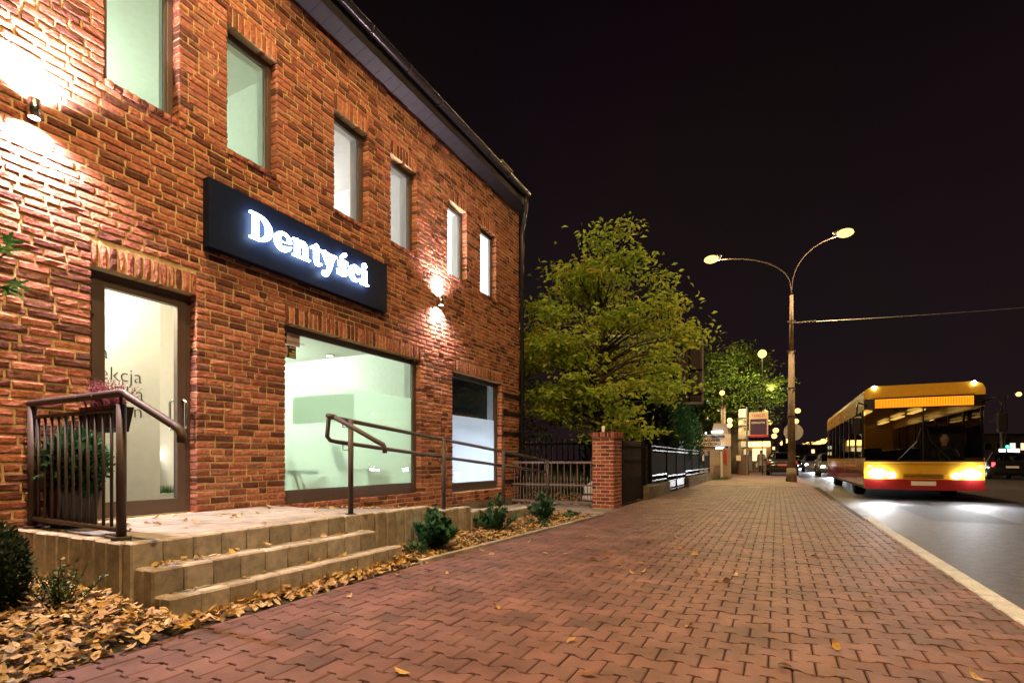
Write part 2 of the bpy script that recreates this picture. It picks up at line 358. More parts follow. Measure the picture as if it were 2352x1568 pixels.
def spot(name, loc, direction, power, col, angle, blend, radius, parent=None):
    d = bpy.data.lights.new(name, 'SPOT'); d.energy = power; d.color = col; d.spot_size = R(angle); d.spot_blend = blend; d.shadow_soft_size = radius
    o = bpy.data.objects.new(name, d); COL.objects.link(o); o.parent = parent; o.location = Vector(loc) - off(parent)
    o.rotation_euler = Vector(direction).to_track_quat('-Z', 'Y').to_euler(); return o
# ---------------------------------------------------------------- projection (only to choose which pieces show largest)
_a = math.atan(609 / 1200.0); _s, _c = math.sin(_a), math.cos(_a)
def view(x, y, z):
    d = -x * _s + y * _c; r = x * _c + y * _s
    return (1176 + 1200 * r / d, 1055 - 1200 * (z - 1) / d, d) if d > 0.3 else (9999, 9999, 0.1)
def in_view(x, y, z, m=20):
    p = view(x, y, z); return -m < p[0] < 2352 + m and -m < p[1] < 1568 + m

WX = -5.3          # outer face of the brickwork
GY1 = 10.8         # far corner of the building
# ---------------------------------------------------------------- ground, road, pavement bases
def sheet(name, pts, z, mat, kind='structure'):
    mb = MB(); mb.add([(x, y, z) for x, y in pts], [tuple(range(len(pts)))]); return tag(mb.build(name, mat), kind=kind)
sheet('ground', [(-900, -60), (900, -60), (900, 1500), (-900, 1500)], -0.16, 'grass_dark')
def kx(y): return 1.47 - 0.010 * max(0, y - 10.3)
road = sheet('road', [(1.30, -20), (15.5, -20), (15.5, 900), (kx(60) - 0.1, 900), (kx(60) - 0.1, 60)], -0.075, 'asphalt')
far_pavement = tag(MB().box(15.5, 24, -20, 600, -0.2, 0.03).build('far_pavement', 'slab'), kind='structure')
# lane dashes painted on the road
pm('road_paint', (0.55, 0.55, 0.53), 0.7, var=0.3, scale=20)
for i in range(14):
    y = 22 + i * 12
    tag(MB().add([(5.05, y, -0.070), (5.20, y, -0.070), (5.20, y + 4, -0.070), (5.05, y + 4, -0.070)], [(0, 1, 2, 3)]).build('lane_dash', 'road_paint', road))
# repairs in the asphalt
for pts in ([(4.86, 3), (4.93, 3), (4.96, 40), (4.90, 40)], [(2.4, 11.5), (3.6, 11.4), (3.7, 15.0), (2.45, 15.1)], [(6.2, 9), (8.3, 9), (8.2, 14), (6.3, 14.2)]):
    MB().add([(x, y, -0.071) for x, y in pts], [(0, 1, 2, 3)]).build('asphalt_repair', 'asphalt_patch', road)
# kerb
kerb = MB().box(1.335, 1.466, -19, -1, -0.2, -0.012).build('kerb', 'kerb_stone'); tag(kerb, kind='structure')
y = -1.0
while y < 45:
    L = 1.0; x1 = kx(y + 0.5) - (0.0 if y < 10.2 else 0.06)
    x0 = x1 - 0.145
    mb = MB(); mb.rbox(x0, x1, y + 0.004, y + L - 0.004, -0.2, 0.004 if y < 10.2 else -0.03, 0.012)
    mb.build('kerb_stone', 'kerb_stone' if y < 10.2 else 'old_concrete', kerb)
    y += L
MB().box(0.96, 1.105, 45, 400, -0.2, -0.03).build('kerb_run', 'old_concrete', kerb)

# pavement: behaton blocks (wide heads, narrow waist), rows across the street
P, Q, AMP, GAP, CH = 0.2035, 0.146, 0.0165, 0.0055, 0.0065
def bed_edge(y): return -3.1 if y < 4.0 else -3.1 + (y - 4.0) * 0.058
def left_lim(y):
    if y < 9.0: return bed_edge(y) + 0.055
    return -2.96
pav = tag(MB().add([(-3.3, -3, -0.016), (1.36, -3, -0.016), (1.36, 22.2, -0.016), (-3.3, 22.2, -0.016)], [(0, 1, 2, 3)]).build('pavement', 'joint_sand'), kind='structure')
def outline(hl, hw):
    g = GAP / 2; gy = 0.0052; a, b = 0.026, 0.058
    pts = []
    for sx, sy in ((1, 1), (-1, -1)):
        pass
    top = [(-hl + g, hw + AMP - gy), (-b, hw + AMP - gy), (-a, hw - AMP - gy), (a, hw - AMP - gy), (b, hw + AMP - gy), (hl - g, hw + AMP - gy)]
    bot = [(x, -yy) for x, yy in reversed(top)]
    return bot[::-1][::1] and (top[::-1] + [(x, -yy) for x, yy in top])
OUT = outline(P / 2, Q / 2)       # counter-clockwise? fixed by recalc
def paver_geo(mb, cx, cy, dz, tilt, rnd, xmin=None, xmax=None):
    pts = OUT
    if xmin is not None or xmax is not None:
        lo = (xmin - cx) if xmin is not None else -9; hi = (xmax - cx) if xmax is not None else 9
        cl = []
        for px, py in pts: cl.append((min(max(px, lo), hi), py))
        pts = cl
    n = len(pts); v = []
    for px, py in pts: v.append((cx + px * (1 - CH / (P / 2)), cy + py * (1 - 0.0035 / (Q / 2)), dz + tilt[0] * px + tilt[1] * py))
    for px, py in pts: v.append((cx + px, cy + py, dz - 0.006 + tilt[0] * px + tilt[1] * py))
    for px, py in pts: v.append((cx + px, cy + py, -0.03))
    f = [tuple(range(n))[::-1]]
    for k in (0, 1):
        for i in range(n): f.append((k * n + i, k * n + (i + 1) % n, (k + 1) * n + (i + 1) % n, (k + 1) * n + i))
    mb.add(v, f, rnd)
pavers = []
j = 0; y = 0.55
while y < 22.0:
    x0 = left_lim(y); x1 = kx(y) - 0.15 - (0.0 if y < 10.2 else 0.06)
    cx = -3.6 + (P / 2 if j % 2 else 0)
    while cx - P / 2 < x1:
        if cx + P / 2 > x0 + 0.03 and not (cx - P / 2 > x1 - 0.03):
            lo = x0 if cx - P / 2 < x0 else None; hi = x1 if cx + P / 2 > x1 else None
            d = view(cx, y, 0)
            vis = in_view(cx, y, 0, 30)
            pavers.append((d[2] if vis and lo is None and hi is None else 99 + d[2], cx, y, lo, hi))
        cx += P
    y += Q; j += 1
pavers.sort()
PV = []
for k in range(10):
    mb = MB(); t = (random.gauss(0, 0.006), random.gauss(0, 0.006)); paver_geo(mb, 0, 0, 0, t, 0.0); me = mb.mesh('paver'); me.materials.append(M['paver']); PV.append(me)
for k, (d, cx, cy, lo, hi) in enumerate(pavers[:300]):
    inst('paver', PV[k % 10], pav, (cx, cy, random.gauss(0, 0.0012) + 0.02 * 0))
mb = MB()
for d, cx, cy, lo, hi in pavers[300:]:
    paver_geo(mb, cx, cy, random.gauss(0, 0.0014), (random.gauss(0, 0.006), random.gauss(0, 0.006)), random.random(), lo, hi)
tag(mb.build('paver_field', 'paver', pav), kind='stuff')
far_pav = sheet('far_path', [(-3.3, 22.2), (1.2, 22.2), (0.95, 60), (0.95, 300), (-3.3, 300)], -0.006, 'paver')
# grey strip and manhole cover further along
sheet('grey_crossing', [(-3.2, 23.6), (0.55, 23.6), (0.55, 27.0), (-3.2, 27.0)], -0.001, 'old_concrete')
mh = thing('manhole_cover', 'round iron manhole cover set in the far pavement', 'manhole', (-0.66, 20.7, 0))
MB().lathe([(0.30, -0.01), (0.30, 0.004), (0.0, 0.004)], (-0.66, 20.7, 0), 24, False).build('lid', 'iron', mh)
MB().lathe([(0.38, -0.01), (0.38, 0.007), (0.31, 0.007), (0.31, -0.01)], (-0.66, 20.7, 0), 24, False).build('ring', 'old_concrete', mh)
# forecourt in front of the gate (small grey blocks)
fc = tag(MB().add([(-5.6, 8.95, -0.02), (-2.8, 8.8, -0.02), (-2.8, 11.5, -0.02), (-5.6, 11.5, -0.02)], [(0, 1, 2, 3)]).build('forecourt', 'joint_sand'), kind='structure')
mb = MB(); k = 0
y = 8.95
while y < 11.4:
    x = -5.2 - (0.1 if k % 2 else 0)
    while x < -2.98:
        if not (y > 10.3 and y < 11.4 and x > -3.5) and x > -3.75 - (5 if y > 9.1 else 0): mb.rbox(x + 0.002, x + 0.196, y + 0.002, y + 0.096, -0.05, random.gauss(0, 0.001), 0.004, random.random())
        x += 0.2
    y += 0.1; k += 1
tag(mb.build('block_paving', 'slab', fc), kind='stuff')

# ---------------------------------------------------------------- brick building
WIN = [('green', 2.487, 3.135), ('green', 3.645, 4.275), ('grey', 5.175, 5.83), ('grey', 6.327, 6.98), ('blue', 7.89, 8.53), ('blue', 9.055, 9.71)]
WZ0, WZ1 = 4.37, 5.715
OPEN = [(y0, y1, WZ0, WZ1) for _, y0, y1 in WIN] + [(2.385, 3.31, 0.465, 2.685), (4.39, 7.09, 0.43, 2.66), (8.04, 9.945, 0.39, 2.63)]
bld = thing('brick_building', 'two-storey red brick dental practice with lit windows and dark eaves', 'building', (WX, 6.0, 0))
CB = 0.0728; JT = 0.0150; HB = CB - JT
EXC = []            # rects without running-bond brick: (y0,y1,z0,z1)
special = []        # soldiers and sills: (yc, zc, L, H, D, xfront)
Y0W, Z0W, Z1W = 0.35, -0.1, 6.66
for (y0, y1, z0, z1) in OPEN:
    SH = 0.215
    ze = z1 + SH
    EXC.append((y0, y1, z0, ze))
    n = max(1, round((y1 - y0 + JT) / CB)); w = (y1 - y0 + JT) / n
    for i in range(n):
        special.append((y0 + w * (i + 0.5) - JT / 2, z1 + SH / 2 + random.uniform(-.003, .003), w - JT + random.uniform(-.004, .002), SH - JT + random.uniform(-.008, .002), 0.15, random.uniform(-0.003, 0.003)))
    if z0 > 3:
        EXC.append((y0 - 0.005, y1 + 0.06, z0 - 0.065, z0))
        m = max(1, round((y1 - y0 + 0.06) / CB)); w = (y1 - y0 + 0.06) / m
        for i in range(m): special.append((y0 + w * (i + 0.5), z0 - 0.034, w - 0.009, 0.055, 0.17, 0.018 + random.uniform(-.004, .004)))
runs = []
nc = int((Z1W - Z0W) / CB); zb = 0.465 - 8 * CB - 0.005
k = 0; z = zb
while z < Z1W:
    zc = z + CB / 2
    cuts = sorted([(a, b) for a, b, c, d in EXC if c - 0.02 < zc < d + 0.005 and not (zc < c or zc > d)])
    segs = []; s0 = Y0W
    for a, b in cuts:
        if a > s0: segs.append((s0, a, False, True))
        s0 = max(s0, b)
    segs.append((s0, GY1, True, False))
    fix = []
    for a, b, _, _ in segs: fix.append((a, b))
    for a, b in fix:
        la = a > Y0W + 0.01; lb = b < GY1 - 0.01
        # offset pattern, wild bond
        ofs = (0.5 if k % 2 else 0.0) * 0.209 + random.choice([0, 0, 0.06, -0.05, 0.11])
        y = a
        if la: first = random.choice([0.21, 0.1, 0.155])
        else: first = 0.21 - (ofs % 0.21) * 0.6
        L = first
        while y < b - 0.02:
            if b - (y + L) < 0.075: L = b - y
            yy1 = min(y + L, b)
            l = yy1 - y - (JT if yy1 < b - 0.001 else (0 if lb else 0)) + random.uniform(-0.003, 0.003)
            atopen = (la and abs(y - a) < 1e-6) or (lb and abs(yy1 - b) < 1e-3)
            if l > 0.02: runs.append((y + l / 2, zc + random.uniform(-0.0015, 0.0015), l, HB + random.uniform(-0.005, 0.003), 0.145 if atopen else 0.045, random.gauss(0, 0.0020)))
            y = yy1 if yy1 < b - 0.001 else b
            L = random.choice([0.2095] * 7 + [0.105, 0.155])
    z += CB; k += 1
allb = [(b, 0) for b in runs] + [(b, 1) for b in special]
def brick_geo(mb, yc, zc, L, H, D, xf, rnd, nx=4, nz=3):
    v = []; sd = random.random() * 1000
    hl, hh = L / 2, H / 2
    for i in range(nx + 1):
        for j2 in range(nz + 1):
            u = i / nx; w = j2 / nz
            # pull the outer rings towards the edge so the arris is rounded
            uu = (0, 0.05, 0.5, 0.95, 1)[i] if nx == 4 else u; ww = (0, 0.2, 0.8, 1)[j2] if nz == 3 else w
            ed = (i in (0, nx)) + (j2 in (0, nz))
            px = (0, -0.0042, -0.0075)[ed] + random.gauss(0, 0.0013 if not ed else 0.0009)
            jy = random.gauss(0, 0.0020); jz = random.gauss(0, 0.0016)
            v.append((xf + px, yc - hl + L * uu + jy, zc - hh + H * ww + jz))
    f = []
    for i in range(nx):
        for j2 in range(nz):
            a = i * (nz + 1) + j2; f.append((a, a + nz + 1, a + nz + 2, a + 1))
    loop = [i * (nz + 1) for i in range(nx + 1)] + [nx * (nz + 1) + j2 for j2 in range(1, nz + 1)] + [i * (nz + 1) + nz for i in range(nx - 1, -1, -1)] + [j2 for j2 in range(nz - 1, 0, -1)]
    n0 = len(v); m = len(loop)
    for q in loop: v.append((xf - D, v[q][1], v[q][2]))
    for q in range(m): f.append((loop[q], n0 + q, n0 + (q + 1) % m, loop[(q + 1) % m]))
    mb.add(v, f, rnd)
def show(b):
    d = view(WX, b[0], b[1]); return (b[2] * b[3] / d[2] ** 3) if in_view(WX, b[0], b[1], 5) else -1
allb.sort(key=lambda t: -show(t[0]))
# mortar body with the openings left out
def grid_boxes(mb, y0, y1, z0, z1, holes, x0, x1):
    ys = sorted({y0, y1} | {h[0] for h in holes} | {h[1] for h in holes}); zs = sorted({z0, z1} | {h[2] for h in holes} | {h[3] for h in holes})
    for i in range(len(ys) - 1):
        for j2 in range(len(zs) - 1):
            cy, cz = (ys[i] + ys[i + 1]) / 2, (zs[j2] + zs[j2 + 1]) / 2
            if any(h[0] < cy < h[1] and h[2] < cz < h[3] for h in holes): continue
            a, b, c, d = ys[i], ys[i + 1], zs[j2], zs[j2 + 1]
            mb.add([(x1, a, c), (x1, b, c), (x1, b, d), (x1, a, d)], [(0, 1, 2, 3)])
            mb.add([(x0, a, c), (x0, b, c), (x0, b, d), (x0, a, d)], [(0, 3, 2, 1)])
    for h in holes:
        mb.add([(x1, h[0], h[2]), (x1, h[1], h[2]), (x1, h[1], h[3]), (x1, h[0], h[3]), (x0, h[0], h[2]), (x0, h[1], h[2]), (x0, h[1], h[3]), (x0, h[0], h[3])],
               [(0, 1, 5, 4), (1, 2, 6, 5), (2, 3, 7, 6), (3, 0, 4, 7)])
HO = [(a - 0.006, b + 0.006, c - 0.006, d + 0.006) for a, b, c, d in OPEN]
mb = MB(); grid_boxes(mb, 0.3, GY1 - 0.01, -0.16, 6.67, HO, WX - 0.14, WX - 0.0088)
mb.add([(WX - 0.0088, GY1 - 0.01, -0.16), (WX - 8, GY1 - 0.01, -0.16), (WX - 8, GY1 - 0.01, 6.67), (WX - 0.0088, GY1 - 0.01, 6.67)], [(0, 1, 2, 3)])
wall = mb.build('wall', 'mortar', bld)
mb = MB(); grid_boxes(mb, 0.3, GY1 - 0.02, -0.16, 6.67, HO, WX - 0.36, WX - 0.145); mb.build('inner_wall', 'white_paint', bld)
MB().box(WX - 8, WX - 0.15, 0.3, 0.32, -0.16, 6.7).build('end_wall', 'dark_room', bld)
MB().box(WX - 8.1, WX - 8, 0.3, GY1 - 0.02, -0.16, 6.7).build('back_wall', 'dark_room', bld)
cache = {}
for n_, (b, sp) in enumerate(allb[:300]):
    key = (sp, round(b[2], 2), round(b[4], 2), n_ % 9 if sp == 0 else n_ % 4)
    if key not in cache:
        t = MB(); brick_geo(t, 0, 0, round(b[2], 2), b[3], b[4], 0, 0.0, 4 if not sp else 3, 3 if not sp else 4)
        me = t.mesh('brick'); me.materials.append(M['brick']); cache[key] = me
    inst('brick', cache[key], wall, (WX + b[5], b[0], b[1]), scale=(1, b[2] / round(b[2], 2), 1))
mb = MB()
for b, sp in allb[300:]:
    brick_geo(mb, b[0], b[1], b[2], b[3], b[4], WX + b[5], random.random(), 4 if not sp else 3, 3 if not sp else 4)
tag(mb.build('brick_field', 'brick', wall), kind='stuff')
# dark recessed bands at the corner (rusticated strips)
for z in (0.52, 1.12, 1.58, 2.02, 2.42): MB().box(WX - 0.02, WX + 0.022, 10.02, GY1 + 0.012, z - 0.040, z + 0.040).build('dark_band', 'sign_edge', bld)
# plinth below
MB().box(WX - 0.1, WX + 0.004, 4.4, GY1, -0.16, 0.165).build('plinth', 'old_concrete', bld)

# windows
XF = WX - 0.105     # front of frames
def window(y0, y1, z0, z1, fw, name, sash=True, film=None, filmz=None, bottom=None, label=None):
    w = MB(); bt = bottom or fw
    for a, b, c, d in ((y0, y0 + fw, z0, z1), (y1 - fw, y1, z0, z1), (y0 + fw, y1 - fw, z1 - fw, z1), (y0 + fw, y1 - fw, z0, z0 + bt)):
        w.box(XF - 0.075, XF, a + 0.001, b - 0.001, c + 0.001, d - 0.001)
    fr = w.build(name, 'frame', bld, bevel=0.004)
    if label: fr['label'] = label
    if sash:
        q = MB(); i0, i1, k0, k1 = y0 + fw, y1 - fw, z0 + bt, z1 - fw; s = 0.018
        for a, b, c, d in ((i0, i0 + s, k0, k1), (i1 - s, i1, k0, k1), (i0 + s, i1 - s, k1 - s, k1), (i0 + s, i1 - s, k0, k0 + s)): q.box(XF - 0.06, XF - 0.014, a, b, c, d)
        q.build('glazing_bead', 'frame', fr)
    g0, g1, h0, h1 = y0 + fw + 0.004, y1 - fw - 0.004, z0 + bt + 0.004, z1 - fw - 0.004
    MB().add([(XF - 0.035, g0, h0), (XF - 0.035, g1, h0), (XF - 0.035, g1, h1), (XF - 0.035, g0, h1)], [(0, 1, 2, 3)]).build('pane', 'pane', fr)
    if film: MB().add([(XF - 0.041, g0, h0), (XF - 0.041, g1, h0), (XF - 0.041, g1, filmz), (XF - 0.041, g0, filmz)], [(0, 1, 2, 3)]).build('frosted_film', film, fr)
    return fr
for kind, y0, y1 in WIN: window(y0, y1, WZ0, WZ1, 0.055, 'window')
bigwin = window(4.39, 7.09, 0.43, 2.66, 0.06, 'window', film='film', filmz=2.02, bottom=0.17, label='wide shop window with frosted lower part')
darkwin = window(8.04, 9.945, 0.39, 2.63, 0.06, 'window', film='film_blue', filmz=1.84, bottom=0.15, label='window dark above and glowing pale blue below')
# door
D0, D1, DZ0, DZ1 = 2.385, 3.31, 0.465, 2.685
mb = MB()
for a, b, c, d in ((D0, D0 + 0.045, DZ0, DZ1), (D1 - 0.045, D1, DZ0, DZ1), (D0 + 0.045, D1 - 0.045, DZ1 - 0.045, DZ1)): mb.box(XF - 0.08, XF - 0.005, a, b, c, d)
door = mb.build('door', 'frame', bld, bevel=0.003)
mb = MB(); a0, a1, c0, c1 = D0 + 0.05, D1 - 0.05, DZ0 + 0.012, DZ1 - 0.05
for a, b, c, d in ((a0, a0 + 0.105, c0, c1), (a1 - 0.085, a1, c0, c1), (a0 + 0.105, a1 - 0.085, c1 - 0.085, c1), (a0 + 0.105, a1 - 0.085, c0, c0 + 0.135)): mb.box(XF - 0.06, XF + 0.004, a, b, c, d)
mb.build('leaf_frame', 'frame', door, bevel=0.003)
MB().add([(XF - 0.03, a0 + 0.1, c0 + 0.13), (XF - 0.03, a1 - 0.08, c0 + 0.13), (XF - 0.03, a1 - 0.08, c1 - 0.08), (XF - 0.03, a0 + 0.1, c1 - 0.08)], [(0, 1, 2, 3)]).build('pane', 'pane', door)
hy = a1 - 0.045; hx = XF + 0.075
MB().tube([(XF + 0.004, hy, 1.60), (hx - 0.02, hy, 1.60), (hx, hy, 1.585), (hx, hy, 1.55), (hx, hy, 1.36), (hx, hy, 1.325), (hx - 0.02, hy, 1.31), (XF + 0.004, hy, 1.31)], 0.014, 10).build('handle', 'steel', door, True)
hx2 = XF - 0.14
MB().tube([(XF - 0.06, hy - 0.03, 1.60), (hx2 + 0.02, hy - 0.03, 1.60), (hx2, hy - 0.03, 1.58), (hx2, hy - 0.03, 1.33), (hx2 + 0.02, hy - 0.03, 1.31), (XF - 0.06, hy - 0.03, 1.31)], 0.013, 10).build('handle', 'steel', door, True)
for z in (0.72, 1.75, 2.35): MB().cyl((XF + 0.012, D0 + 0.052, z - 0.06), (XF + 0.012, D0 + 0.052, z + 0.06), 0.012, n=8).build('hinge', 'iron', door)
MB().box(XF - 0.1, XF + 0.02, D0 + 0.05, D1 - 0.05, DZ0 + 0.001, DZ0 + 0.010).build('threshold', 'steel', door)
MB().cyl((XF + 0.003, hy + 0.012, 1.20), (XF + 0.010, hy + 0.012, 1.20), 0.016, n=12).build('lock', 'steel', door)

# eaves: soffit boards, fascia, gutter with brackets, roof, downpipe
for i in range(54):
    y = 0.35 + i * 0.2
    if y + 0.2 > 10.75: break
    MB().add([(WX - 0.02, y + 0.002, 6.655), (-5.07, y + 0.002, 6.735), (-5.07, y + 0.198, 6.735), (WX - 0.02, y + 0.198, 6.655), (WX - 0.02, y + 0.002, 6.672), (-5.07, y + 0.002, 6.752), (-5.07, y + 0.198, 6.752), (WX - 0.02, y + 0.198, 6.672)], [(0, 1, 2, 3), (7, 6, 5, 4), (0, 4, 5, 1), (1, 5, 6, 2), (2, 6, 7, 3)]).build('soffit_board', 'soffit', bld)
MB().box(-5.07, -5.055, 0.3, 10.7, 6.70, 6.98).build('fascia', 'soffit', bld)
mb = MB(); pr = [(-4.985 + 0.068 * math.cos(t), 6.93 + 0.068 * math.sin(t)) for t in [math.pi + math.pi * i / 10 for i in range(11)]]
pr2 = [(x + (-4.985 - x) * 0.06, z + (6.93 - z) * 0.06) for x, z in pr]
v = [(x, 0.3, z) for x, z in pr] + [(x, 10.62, z) for x, z in pr]; f = [(i, i + 1, 12 + i, 11 + i) for i in range(10)]
mb.add(v, f); mb.add([(x, 0.3, z) for x, z in pr2] + [(x, 10.62, z) for x, z in pr2], [(11 + i, 12 + i, i + 1, i) for i in range(10)])
mb.add([(x, 10.62, z) for x, z in pr], [tuple(range(11))]); mb.cyl((-4.917, 0.3, 6.932), (-4.917, 10.62, 6.932), 0.010, n=8)
gut = mb.build('gutter', 'gutter', bld, True)
y = 0.6
while y < 10.6:
    mb = MB(); a = [(-4.985 + 0.075 * math.cos(t), y, 6.93 + 0.075 * math.sin(t)) for t in [math.pi * 0.97 + math.pi * 1.06 * i / 10 for i in range(11)]]
    mb.tube(a, 0.012, 6); mb.build('gutter_bracket', 'gutter', gut, True); y += 0.82
mb = MB(); mb.add([(-5.0, 0.3, 7.01), (-5.0, 10.75, 7.01), (-9.5, 10.75, 8.75), (-9.5, 0.3, 8.75), (-5.0, 0.3, 6.97), (-5.0, 10.75, 6.97), (-9.5, 10.75, 8.71), (-9.5, 0.3, 8.71)], [(0, 1, 2, 3), (7, 6, 5, 4), (0, 4, 5, 1), (1, 5, 6, 2)])
roof = mb.build('roof', 'roof', bld)
mb = MB(); mb.add([(-5.1, GY1 - 0.03, 6.67), (-9.3, GY1 - 0.03, 6.67), (-9.3, GY1 - 0.03, 8.62), (-5.1, GY1 - 0.03, 6.98)], [(0, 1, 2, 3)]); pass
mb.build('verge', 'soffit', bld)
mb = MB().box(-5.6, -5.25, 9.85, 10.25, 7.0, 7.32); mb.build('vent_base', 'paint_yellow', roof) if False else mb.build('chimney', 'pillar_brick', roof)
MB().box(-5.65, -5.2, 9.8, 10.3, 7.32, 7.37).build('chimney_cap', 'old_concrete', roof)
dp = [(-4.985, 10.52, 6.88), (-4.985, 10.52, 6.72), (-5.0, 10.55, 6.64), (-5.17, 10.76, 6.36), (-5.225, 10.82, 6.26), (-5.235, 10.83, 6.15)]
pipe = MB().tube(dp + [(-5.235, 10.83, 0.05)], 0.045, 12).build('downpipe', 'gutter', bld, True)
for z in (1.2, 3.0, 4.8): MB().lathe([(0.046, -0.02), (0.053, -0.02), (0.053, 0.02), (0.046, 0.02)], (-5.235, 10.83, z), 12, False).build('pipe_clip', 'gutter', pipe)

# rooms behind the windows
def room(y0, y1, x1, z0, z1, mat, name='room_lining', floor='wood'):
    x0 = WX - 0.362; v = [(x0, y0, z0), (x1, y0, z0), (x1, y1, z0), (x0, y1, z0), (x0, y0, z1), (x1, y0, z1), (x1, y1, z1), (x0, y1, z1)]
    o = MB().add(v, [(4, 5, 6, 7), (0, 1, 5, 4), (1, 2, 6, 5), (2, 3, 7, 6)]).build(name, mat, bld)
    MB().add([(a, b, c + 0.001) for a, b, c in v[:4]], [(0, 1, 2, 3)]).build('floor', floor, bld)
    return o
room(0.4, 4.75, -9.3, 3.35, 6.10, 'white_paint'); room(4.8, 7.4, -9.3, 3.35, 6.10, 'white_paint'); room(7.45, 10.7, -9.3, 3.35, 6.10, 'white_paint')
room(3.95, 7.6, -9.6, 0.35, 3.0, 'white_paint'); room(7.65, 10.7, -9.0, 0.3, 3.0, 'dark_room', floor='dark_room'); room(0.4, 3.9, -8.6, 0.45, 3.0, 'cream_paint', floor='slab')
def pendant(label, x, y, z, mat, r=0.16):
    t = thing('pendant_lamp', label, 'lamp', (x, y, z))
    MB().ball((x, y, z), r, 14, 10).build('globe', mat, t, True); MB().cyl((x, y, z + r), (x, y, z + r + 0.5), 0.006, n=6).build('cord', 'black_plastic', t)
pendant('pale green globe lamp inside the upstairs room nearest the street corner lamp', -8.3, 2.6, 5.2, 'room_green')
pendant('white globe lamp inside the middle upstairs room', -8.3, 6.1, 5.2, 'room_grey')
pendant('bright bluish globe lamp inside the far upstairs room', -7.6, 9.0, 5.2, 'room_blue')
pendant('greenish globe lamp inside the ground floor waiting room', -8.9, 5.6, 2.62, 'waiting_light', 0.18)
# ---------------------------------------------------------------- lobby behind the door
pw = thing('lobby_partition', 'cream partition wall with thin dark lettering behind the glass door', 'partition', (-6.2, 2.6, 0.465))
MB().box(-6.26, -6.2, 1.2, 3.455, 0.466, 3.0).build('panel', 'cream_paint', pw)
for body, yy, zz in (('a', 2.86, 2.045), ('ekcja', 2.85, 1.83), ('ka', 3.10, 1.645), ('on', 3.06, 1.455)):
    lettering(body, 0.205, 'ink', pw, (-6.197, yy, zz), offset=-0.003)
MB().box(-8.56, -8.5, 3.0, 3.88, 0.45, 2.1).build('lobby_brick_panel', 'cream_paint', bld)
mb = MB(); k = 0; z = 0.9
while z < 2.0:
    y = 3.0 + (0.11 if k % 2 else 0)
    while y < 3.85: mb.rbox(-8.5, -8.478, y, min(y + 0.212, 3.88), z, z + 0.068, 0.004); y += 0.22
    z += 0.076; k += 1
tag(mb.build('white_bricks', 'cream_paint', bld), kind='stuff')
desk = thing('reception_desk', 'pale reception desk with a glowing strip seen through the door', 'desk', (-7.3, 3.55, 0.45))
MB().box(-7.6, -7.0, 3.3, 3.88, 0.452, 1.0).build('body', 'cream_paint', desk); MB().box(-7.02, -6.985, 3.3, 3.88, 1.03, 1.10).build('light_strip', 'desk_glow', desk); MB().box(-7.65, -7.0, 3.28, 3.885, 1.12, 1.16).build('top', 'white_paint', desk)
gb = thing('grass_trough', 'white trough of bright green grass inside beside the door', 'planter', (-6.6, 3.6, 0.452))
MB().box(-6.75, -6.45, 3.44, 3.86, 0.454, 0.60).build('trough', 'white_paint', gb)
mb = MB()
for i in range(500):
    x, y = random.uniform(-6.74, -6.46), random.uniform(3.45, 3.85); a = random.random() * 6.3; h = random.uniform(0.05, 0.11); dx, dy = 0.03 * math.cos(a), 0.03 * math.sin(a)
    mb.add([(x - dy * 0.1, y + dx * 0.1, 0.60), (x + dy * 0.1, y - dx * 0.1, 0.60), (x + dx, y + dy, 0.60 + h)], [(0, 1, 2)], random.random())
mb.build('grass', 'grass_blade', gb)
def ceil_spot(label, x, y, z, mat='spot_light', r=0.06):
    t = thing('ceiling_spot', label, 'lamp', (x, y, z), 'ceiling spots inside the practice')
    MB().lathe([(r, 0), (r, 0.02), (0.0, 0.02)], (x, y, z - 0.012), 14, False).build('lens', mat, t); MB().lathe([(r, 0), (r + 0.02, 0), (r + 0.02, 0.03), (r, 0.03)], (x, y, z - 0.016), 14, False).build('ring', 'steel', t)
ceil_spot('small round ceiling spot glowing in the lobby behind the door', -6.0, 2.55, 2.985, 'spot_light', 0.05)
ceil_spot('brightest round ceiling spot in the waiting room above the frosted film', -7.6, 8.4 - 1.1, 2.985)
ceil_spot('small round ceiling spot left of the brightest one in the waiting room', -8.8, 7.0, 2.985)
pendant('warm globe lamp hanging in the lobby behind the cream partition', -7.6, 2.2, 2.55, 'lobby_light', 0.16)
point('lobby_fill', (-5.9, 2.3, 2.75), 150, (1.0, 0.9, 0.7), 0.1, None)
